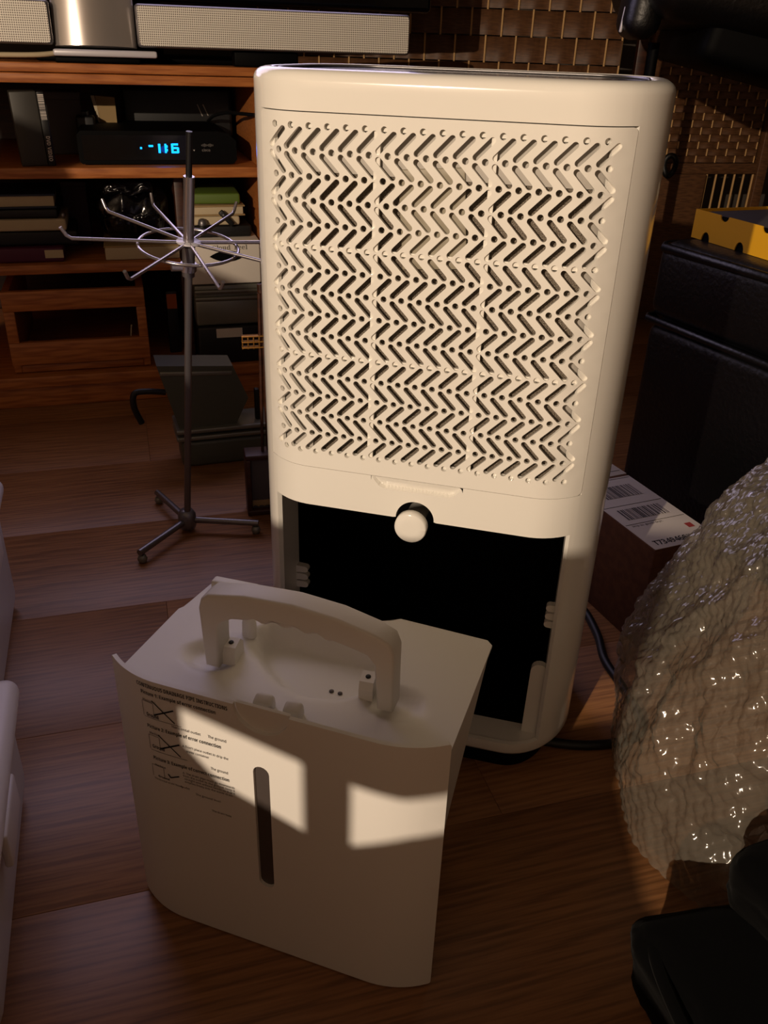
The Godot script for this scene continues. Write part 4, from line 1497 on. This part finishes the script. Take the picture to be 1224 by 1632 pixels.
func shipping_box() -> void:
	var n := Vector3(0.275, 0, -0.742)
	var turn := 0.41
	var t := thing("shipping_box", "long brown cardboard box with white shipping labels on its top", "box", n, turn)
	# local x runs along the near end, -z along the length
	part(t, "carton", rbox(Vector3(0.082, 0.12, 0.3), 0.0015), M.cardboard, Vector3(0.041, 0.06, -0.15))
	part(t, "tape_edge", rbox(Vector3(0.0825, 0.02, 0.0006), 0.0002), M.cardboard, Vector3(0.041, 0.109, 0.0002))
	var lab := part(t, "shipping_label", rbox(Vector3(0.0805, 0.0006, 0.152), 0.0002), M.paper, Vector3(0.041, 0.1203, -0.077))
	lab.set_meta("label", "white label with barcodes and numbers")
	var lab2 := part(t, "shipping_label", rbox(Vector3(0.0805, 0.0006, 0.1), 0.0002), M.paper, Vector3(0.0405, 0.1203, -0.207), Vector3(0, 0.03, 0))
	var st := begin(false)
	var lift := func(p: Vector2) -> Vector3: return Vector3(p.x, 0.1208, -p.y)
	text_into(st, "T7349466", 0.0085, func(p: Vector2) -> Vector3: return lift.call(Vector2(0.0075 + p.x * 0.82, 0.0075 + p.y)))
	text_into(st, "LODGE NL", 0.0032, func(p: Vector2) -> Vector3: return lift.call(Vector2(0.048 + p.x, 0.0125 + p.y)))
	text_into(st, "Sorting", 0.0032, func(p: Vector2) -> Vector3: return lift.call(Vector2(0.049 + p.x, 0.0075 + p.y)))
	text_into(st, "Ship to: goods dept.", 0.0032, func(p: Vector2) -> Vector3: return lift.call(Vector2(0.008 + p.x, 0.0455 + p.y)), false)
	for y in [0.052, 0.091, 0.1495, 0.168]:
		line_into(st, Vector2(0.002, y), Vector2(0.079, y), 0.0007, lift)
	text_into(st, "FROM", 0.006, func(p: Vector2) -> Vector3: return lift.call(Vector2(0.01 + p.x, 0.178 + p.y)))
	text_into(st, "TO", 0.006, func(p: Vector2) -> Vector3: return lift.call(Vector2(0.01 + p.x, 0.196 + p.y)))
	part(lab, "label_print", done(st), M.ink).position = -lab.position
	part(lab, "barcode", label_mesh(0.058, 0.022), M.barcode, Vector3(0.0, 0.0004, 0.077 - 0.072), Vector3(-PI / 2, 0, 0))
	part(lab, "barcode", label_mesh(0.05, 0.026), M.barcode, Vector3(0.003, 0.0004, 0.077 - 0.121), Vector3(-PI / 2, 0, 0))
	part(lab, "red_stamp", label_mesh(0.008, 0.009), M.red_print, Vector3(0.028, 0.0004, 0.077 - 0.031), Vector3(-PI / 2, 0, 0))


func ottoman() -> void:
	# front lower left corner, long side towards the camera's right
	var a := deg_to_rad(64.0)
	var u := Vector3(cos(a), 0, sin(a))
	var v := Vector3(sin(a), 0, -cos(a))
	var t := thing("leather_ottoman", "black leather ottoman with stitched piping under the yellow box", "ottoman", Vector3(0.335, 0, -1.11) + u * 0.165 + v * 0.22, -a)
	# local x along u, local -z along v
	part(t, "lower_body", rbox(Vector3(0.33, 0.255, 0.44), 0.018, 4), M.leather, Vector3(0, 0.1285, 0))
	part(t, "upper_body", rbox(Vector3(0.336, 0.1, 0.446), 0.022, 4), M.leather, Vector3(0, 0.307, 0))
	part(t, "piping", tube([Vector3(-0.16, 0.258, 0.2225), Vector3(0.16, 0.258, 0.2225), Vector3(0.1675, 0.258, 0.215), Vector3(0.1675, 0.258, -0.215), Vector3(0.16, 0.258, -0.2225), Vector3(-0.16, 0.258, -0.2225), Vector3(-0.1675, 0.258, -0.215), Vector3(-0.1675, 0.258, 0.215)], 0.005, 8, true), M.leather)
	part(t, "piping", tube([Vector3(-0.155, 0.348, 0.2205), Vector3(0.155, 0.348, 0.2205), Vector3(0.1645, 0.348, 0.21), Vector3(0.1645, 0.348, -0.21), Vector3(0.155, 0.348, -0.2205), Vector3(-0.155, 0.348, -0.2205), Vector3(-0.1645, 0.348, -0.21), Vector3(-0.1645, 0.348, 0.21)], 0.006, 8, true), M.leather)
	# yellow box on its edge
	var b := thing("yellow_box", "bright yellow open cardboard box with black half-round cutouts on the ottoman", "box", Vector3(0.3785, 0.3575, -1.1257), -deg_to_rad(69.0))
	var w := 0.21
	var h := 0.034
	var wall := PackedVector2Array([Vector2(0, 0)])
	for c in [0.0265, 0.088, 0.15]:
		wall.append_array(reversed_arc(Vector2(c, 0), 0.0075, 0.0105, PI, 0.0))
	wall.append(Vector2(w, 0))
	wall.append(Vector2(w, h))
	for c in [0.185, 0.125, 0.0535]:
		wall.append_array(reversed_arc(Vector2(c, h), 0.0075, -0.0065, 0.0, PI))
	wall.append(Vector2(0, h))
	part(b, "side_wall", prism(wall, -0.0008, 0.0008), M.yellow)
	part(b, "side_wall", prism(wall, -0.0008, 0.0008), M.yellow, Vector3(0, 0, -0.13))
	part(b, "end_wall", rbox(Vector3(0.0016, h, 0.13), 0.0004), M.yellow, Vector3(0.0008, h / 2, -0.065))
	part(b, "end_wall", rbox(Vector3(0.0016, h, 0.13), 0.0004), M.yellow, Vector3(w, h / 2, -0.065))
	part(b, "grey_insert", rbox(Vector3(w - 0.006, h - 0.004, 0.125), 0.002), M.pocket_grey, Vector3(w / 2, h / 2 - 0.001, -0.065))
	for c in [[0.0265, 0.0], [0.088, 0.0], [0.15, 0.0], [0.185, h], [0.125, h], [0.0535, h]]:
		part(b, "cutout", prism(rrect(0.0165, 0.013, 0.004), -0.0012, -0.001), M.black, Vector3(c[0], 0.0065 if c[1] == 0.0 else h - 0.0075, 0.0))
	var nz := FastNoiseLite.new()
	nz.seed = 9
	nz.frequency = 30.0
	var lump := thing("crumpled_tissue", "pale crumpled tissue behind the yellow box below the woven screen", "tissue", Vector3(0.515, 0.3575, -1.155))
	part(lump, "tissue", rbox(Vector3(0.05, 0.05, 0.04), 0.018, 4, func(q: Vector3) -> Vector3: return q * (1.0 + 0.5 * nz.get_noise_3dv(q))), M.paper_cream, Vector3(0, 0.024, 0))


func reversed_arc(c: Vector2, rx: float, ry: float, a0: float, a1: float) -> PackedVector2Array:   # half an ellipse; ry < 0 hangs down
	var out := PackedVector2Array()
	for k in 9:
		var a := lerpf(a0, a1, k / 8.0)
		out.append(c + Vector2(cos(a) * rx, sin(a) * absf(ry) * signf(ry)))
	return out


func weave(parent: Node3D, x0: float, x1: float, y0: float, y1: float, pitch: float, row: float, z: float) -> void:
	var n := int((x1 - x0) / pitch)
	var rod := tube([Vector3(0, y0, 0), Vector3(0, y1, 0)], pitch * 0.07, 6)
	for k in n + 1:
		part(parent, "upright_cane", rod, M.bamboo_rod, Vector3(x0 + k * pitch, 0, z))
	var strips := []
	for phase in 2:
		var st := begin(true)
		var m := n * 6
		for i in m:
			var pa := []
			for e in 2:
				var f := float(i + e) / 6.0
				pa.append(Vector3(x0 + f * pitch, 0, pitch * 0.11 * cos(f * PI + phase * PI)))
			var h := row * 0.475
			quad(st, pa[0] + Vector3(0, -h, 0.0008), pa[1] + Vector3(0, -h, 0.0008), pa[1] + Vector3(0, h, 0.0008), pa[0] + Vector3(0, h, 0.0008))
			quad(st, pa[1] + Vector3(0, -h, -0.0008), pa[0] + Vector3(0, -h, -0.0008), pa[0] + Vector3(0, h, -0.0008), pa[1] + Vector3(0, h, -0.0008))
			quad(st, pa[0] + Vector3(0, h, 0.0008), pa[1] + Vector3(0, h, 0.0008), pa[1] + Vector3(0, h, -0.0008), pa[0] + Vector3(0, h, -0.0008))
		strips.append(done(st))
	var rows := int((y1 - y0) / row)
	for k in rows:
		part(parent, "woven_strip", strips[k % 2], M.bamboo, Vector3(0, y0 + (k + 0.5) * row, z))


func screens() -> void:
	var t := thing("woven_screen", "brown wide-weave bamboo room screen behind the dehumidifier's top", "screen", Vector3(0.11, 0, -2.0), 0.0)
	weave(t, -0.40, 0.374, 0.06, 0.90, 0.031, 0.0475, 0)
	for x in [-0.412, 0.386]:
		part(t, "frame_post", rbox(Vector3(0.02, 0.96, 0.02), 0.002), M.dark_wood, Vector3(x, 0.48, 0))
	for y in [0.05, 0.915]:
		part(t, "frame_rail", rbox(Vector3(0.778, 0.022, 0.018), 0.002), M.dark_wood, Vector3(-0.013, y, 0))
	var b := thing("rattan_screen", "fine-weave rattan screen with a spindle base behind the leather ottoman", "screen", Vector3(0.53, 0, -2.0), 0.26)
	weave(b, 0.012, 0.288, 0.352, 0.80, 0.0245, 0.0142, 0)
	for x in [-0.004, 0.302]:
		part(b, "frame_post", rbox(Vector3(0.024, 0.84, 0.022), 0.002), M.bamboo, Vector3(x, 0.42, 0))
	part(b, "frame_rail", rbox(Vector3(0.282, 0.022, 0.018), 0.002), M.bamboo, Vector3(0.149, 0.34, 0))
	part(b, "frame_rail", rbox(Vector3(0.282, 0.022, 0.018), 0.002), M.bamboo, Vector3(0.149, 0.815, 0))
	part(b, "frame_rail", rbox(Vector3(0.282, 0.022, 0.018), 0.002), M.bamboo, Vector3(0.149, 0.24, 0))
	part(b, "lower_board", rbox(Vector3(0.148, 0.30, 0.012), 0.002), M.bamboo, Vector3(0.084, 0.18, 0.012))
	for k in 6:
		part(b, "spindle", tube([Vector3(0.17 + k * 0.0235, 0.251, 0), Vector3(0.17 + k * 0.0235, 0.329, 0)], 0.0026, 6), M.bamboo_rod)
	var ring := []
	for k in 24:
		var a := TAU * k / 24
		ring.append(Vector3(0.582 + 0.012 * cos(a), 0.352 + 0.02 * sin(a), -1.955 + 0.004 * sin(a * 2.0)))
	tag(part(self, "cable_loop", tube(ring, 0.006, 8, true), M.rubber), "small black cable loop hanging on the rattan screen beside the dehumidifier", "cable")


func stool() -> void:
	var t := thing("padded_stool", "dark padded stool with a shiny end cap filling the top right corner", "stool", Vector3(0.62, 0, -1.52), 0.0)
	var soft := func(q: Vector3) -> Vector3: return q + Vector3(0, -0.05 * smoothstep(-0.1, 0.3, q.x) * smoothstep(0.04, -0.06, q.y), 0)
	part(t, "seat_pad", rbox(Vector3(0.56, 0.12, 0.34), 0.045, 6, soft), M.leather, Vector3(0.005, 0.622, 0), Vector3(0, 0, -0.17))
	part(t, "seat_frame", rbox(Vector3(0.5, 0.10, 0.28), 0.02, 3), M.black, Vector3(0.06, 0.553, 0), Vector3(0, 0, -0.2))
	part(t, "end_cap", rbox(Vector3(0.052, 0.07, 0.1), 0.024, 5), M.leather, Vector3(-0.266, 0.612, 0.05), Vector3(0, 0, -0.1))
	part(t, "chrome_strip", rbox(Vector3(0.004, 0.034, 0.006), 0.0018), M.zinc, Vector3(-0.2915, 0.603, 0.058), Vector3(0, 0, -0.1))
	for p in [Vector3(-0.225, 0, 0.0), Vector3(0.22, 0, 0.1), Vector3(0.22, 0, -0.1)]:
		part(t, "leg", tube([p, Vector3(p.x, 0.575, p.z)], 0.009, 8), M.black)


func bubble_wrap() -> void:
	var c := Vector3(0.56, 0, -0.62)
	var nz := FastNoiseLite.new()
	nz.seed = 21
	nz.frequency = 5.0
	nz.fractal_octaves = 3
	var fold := FastNoiseLite.new()
	fold.seed = 5
	fold.frequency = 11.0
	fold.fractal_type = FastNoiseLite.FRACTAL_RIDGED
	fold.fractal_octaves = 3
	var fine := FastNoiseLite.new()
	fine.seed = 8
	fine.frequency = 42.0
	fine.fractal_octaves = 2
	var nu := 440
	var nv := 190
	var pos := PackedVector3Array()
	var place := func(a: float, v: float) -> Vector3:
		var e := v * PI / 2
		var reach := 0.330 + 0.055 * exp(-pow((a - 2.68) / 0.3, 2.0)) - 0.10 * smoothstep(3.25, 3.8, a) - 0.06 * smoothstep(2.3, 1.5, a)
		var rho := reach * pow(maxf(cos(e), 0.0), 1.05)
		var y := 0.345 * pow(sin(e), 0.95)
		var q := Vector3(cos(a) * rho, y, sin(a) * rho)
		var n := nz.get_noise_3dv(q)
		var f := fold.get_noise_3dv(q + Vector3(3, 0, 1))
		var s := 1.0 + 0.05 * n + 0.045 * f * smoothstep(0.0, 0.15, v) + 0.005 * fine.get_noise_3dv(q)
		return Vector3(q.x * s, maxf(q.y * (1.0 + 0.06 * n), 0.0) + 0.0115, q.z * s)
	for j in nv + 1:
		for i in nu + 1:
			pos.append(place.call(lerpf(1.2, 3.95, float(i) / nu), 0.995 * float(j) / nv))
	var nrm := normals_of(pos, nu, nv)
	var out := PackedVector3Array()
	var pitch := 0.0098
	var run := PackedFloat32Array()
	run.resize(nu + 1)
	for j in nv + 1:
		for i in nu + 1:
			var k := j * (nu + 1) + i
			var u := float(i) / nu * 2.75 * 0.33
			if j > 0:
				run[i] += pos[k].distance_to(pos[k - nu - 1])
			var w := run[i]
			var r := roundf(w / (pitch * 0.87))
			var uu := u / pitch + 0.5 * fmod(absf(r), 2.0)
			var d := Vector2(uu - roundf(uu), w / pitch - r * 0.87).length()
			out.append(pos[k] + nrm[k] * (0.0022 * sqrt(maxf(0.0, 1.0 - pow(d / 0.46, 2.0)))))
	nrm = normals_of(out, nu, nv)
	var idx := PackedInt32Array()
	for j in nv:
		for i in nu:
			var a := j * (nu + 1) + i
			idx.append_array(PackedInt32Array([a, a + 1, a + nu + 2, a, a + nu + 2, a + nu + 1]))
	var arr := []
	arr.resize(Mesh.ARRAY_MAX)
	arr[Mesh.ARRAY_VERTEX] = out
	arr[Mesh.ARRAY_NORMAL] = nrm
	arr[Mesh.ARRAY_INDEX] = idx
	var m := ArrayMesh.new()
	m.add_surface_from_arrays(Mesh.PRIMITIVE_TRIANGLES, arr)
	var o := part(self, "bubble_wrap", m, M.bubble_film, c)
	tag(o, "large crumpled heap of clear bubble wrap at the right on the floor", "bubble wrap")


func normals_of(p: PackedVector3Array, nu: int, nv: int) -> PackedVector3Array:
	var out := PackedVector3Array()
	out.resize(p.size())
	for j in nv + 1:
		for i in nu + 1:
			var k := j * (nu + 1) + i
			var du := p[k + (1 if i < nu else 0)] - p[k - (1 if i > 0 else 0)]
			var dv := p[k + (nu + 1 if j < nv else 0)] - p[k - (nu + 1 if j > 0 else 0)]
			var n := dv.cross(du)
			out[k] = n.normalized() if n.length() > 1e-12 else Vector3.UP
	return out


func black_bag() -> void:
	var nz := FastNoiseLite.new()
	nz.seed = 15
	nz.frequency = 9.0
	var soft := func(q: Vector3) -> Vector3: return Vector3(q.x * lerpf(0.8, 1.0, clampf(q.y / 0.1 + 0.5, 0.0, 1.0)), q.y, q.z) * (1.0 + 0.1 * nz.get_noise_3dv(q)) + Vector3(0, 0.004 * nz.get_noise_3dv(q * 3.0), 0)
	var t := thing("fabric_bag", "black fabric bag lying in the lower right corner against the bubble wrap", "bag", Vector3(0.322, 0, -0.272), 0.28)
	part(t, "bag_body", rbox(Vector3(0.29, 0.1, 0.23), 0.02, 6, soft), M.black_cloth, Vector3(0, 0.052, 0))
	part(t, "top_flap", rbox(Vector3(0.25, 0.07, 0.19), 0.022, 6, soft), M.black_cloth, Vector3(0.042, 0.127, -0.026), Vector3(0, 0.05, 0.12))
	part(t, "seam_piping", tube(curve([Vector3(-0.122, 0.03, 0.09), Vector3(-0.136, 0.07, 0.06), Vector3(-0.141, 0.085, 0.0), Vector3(-0.138, 0.092, -0.07), Vector3(-0.13, 0.094, -0.1)]), 0.004, 8), M.black_cloth)


func storage_boxes() -> void:
	var u := Vector3(0.3, 0, 0.954)
	var v := Vector3(-0.954, 0, 0.3)
	for k in 2:
		var a := Vector3(-0.402, 0, -0.800) if k == 0 else Vector3(-0.290, 0, -0.536)
		var l := 0.235 if k == 0 else 0.25
		var h := 0.152 if k == 0 else 0.108
		var t := thing("storage_box", ["white lidded plastic box farther back at the left edge", "white lidded plastic box nearest the camera at the left edge"][k], "box", a + u * l / 2 + v * 0.11, -1.266, "white plastic boxes at the left")
		# local x along u (towards the camera), local -z to the right
		part(t, "tub", rbox(Vector3(l - 0.012, h - 0.02, 0.205), 0.02, 5), M.bin_plastic, Vector3(0, (h - 0.02) / 2, 0))
		part(t, "lid", rbox(Vector3(l, 0.022, 0.22), 0.0105, 5), M.bin_lid, Vector3(0, h - 0.011, 0))
		part(t, "clip", rbox(Vector3(0.06, 0.03, 0.006), 0.0025), M.bin_lid, Vector3(0, h - 0.03, -0.1085))


func behind_camera() -> void:
	# unseen lamp, out of view behind the camera, placed to light the dehumidifier
	var t := thing("unseen_floor_lamp", "unseen slim floor lamp with a tiny bare bulb, out of view behind the camera, lighting the dehumidifier", "lamp", Vector3(LAMP.x - 0.05, 0, LAMP.z + 0.05))
	part(t, "base", lathe([Vector2(0, 0), Vector2(0.13, 0), Vector2(0.13, 0.012), Vector2(0.02, 0.025), Vector2(0, 0.026)], 32), M.rubber)
	part(t, "pole", tube([Vector3(0, 0.02, 0), Vector3(0, LAMP.y - 0.12, 0), Vector3(0.012, LAMP.y - 0.07, -0.012), Vector3(0.05, LAMP.y - 0.05, -0.05)], 0.007, 10), M.rubber)
	part(t, "socket", lathe([Vector2(0, 0), Vector2(0.012, 0), Vector2(0.012, 0.034), Vector2(0, 0.034)], 16), M.rubber, Vector3(0.05, LAMP.y - 0.05, -0.05))
	part(t, "bulb", lathe([Vector2(0.0001, -0.0115), Vector2(0.006, -0.0098), Vector2(0.0115, 0.0), Vector2(0.006, 0.0098), Vector2(0.0001, 0.0115)], 16), M.bulb_glow, Vector3(0.05, LAMP.y, -0.05))
	# unseen board shaped to pass two lamplight patches and shade the tank around them
	var q := Vector3(-0.3402, 0, 0.0893)
	var b := thing("unseen_pierced_board", "unseen upright wooden board, out of view left of the camera, pierced to pass two patches of lamplight onto the tank", "board", q, -0.506)
	part(b, "top_board", prism(PackedVector2Array([Vector2(-0.2311, 0.4619), Vector2(0.0048, 0.4566), Vector2(0.0612, 0.4502), Vector2(0.0826, 0.4476), Vector2(0.1041, 0.4485), Vector2(0.1352, 0.4619), Vector2(0.1460, 0.4637), Vector2(0.1460, 0.5486), Vector2(0.1041, 0.5414), Vector2(-0.0524, 0.5146), Vector2(-0.1418, 0.5405), Vector2(-0.2311, 0.6121)]), -0.006, 0.006), M.crate_wood)
	part(b, "lower_board", prism(PackedVector2Array([Vector2(-0.2311, 0.0000), Vector2(0.2783, 0.0000), Vector2(0.2783, 0.3573), Vector2(0.1871, 0.3779), Vector2(0.1532, 0.4109), Vector2(0.1460, 0.4386), Vector2(0.1352, 0.4351), Vector2(0.1202, 0.4288), Vector2(0.1058, 0.4217), Vector2(0.0826, 0.4064), Vector2(0.0612, 0.4047), Vector2(0.0218, 0.4146), Vector2(0.0048, 0.4306), Vector2(-0.2311, 0.4333)]), -0.006, 0.006), M.crate_wood)
	part(b, "bridge", prism(PackedVector2Array([Vector2(0.0612, 0.3975), Vector2(0.0826, 0.3975), Vector2(0.0826, 0.4556), Vector2(0.0612, 0.4556)]), -0.005, 0.007), M.crate_wood)
	part(b, "bridge", prism(PackedVector2Array([Vector2(-0.2311, 0.4244), Vector2(0.0048, 0.4244), Vector2(0.0048, 0.4646), Vector2(-0.2311, 0.4646)]), -0.005, 0.007), M.crate_wood)
	part(b, "bridge", prism(PackedVector2Array([Vector2(0.1371, 0.4244), Vector2(0.1460, 0.4244), Vector2(0.1460, 0.4690), Vector2(0.1371, 0.4690)]), -0.005, 0.007), M.crate_wood)
	part(b, "foot", rbox(Vector3(0.03, 0.03, 0.14), 0.004), M.crate_wood, Vector3(0.1, 0.015, 0.07))
	var w := thing("unseen_plywood_sheet", "unseen taller plywood sheet, out of view left of the camera, keeping lamplight off the lower cabinet", "board", q, -0.506)  # out of view, its top edge shades the lower shelves and floor
	part(w, "sheet", prism(PackedVector2Array([Vector2(-0.5329, 0.0000), Vector2(-0.2333, 0.0000), Vector2(-0.2333, 0.6344), Vector2(-0.2513, 0.6406), Vector2(-0.2915, 0.6505), Vector2(-0.3764, 0.6970), Vector2(-0.3898, 0.7300), Vector2(-0.5329, 0.7684)]), -0.006, 0.006), M.crate_wood)
	part(w, "batten", rbox(Vector3(0.22, 0.03, 0.012), 0.002), M.crate_wood, Vector3(-0.30, 0.3, 0.012))
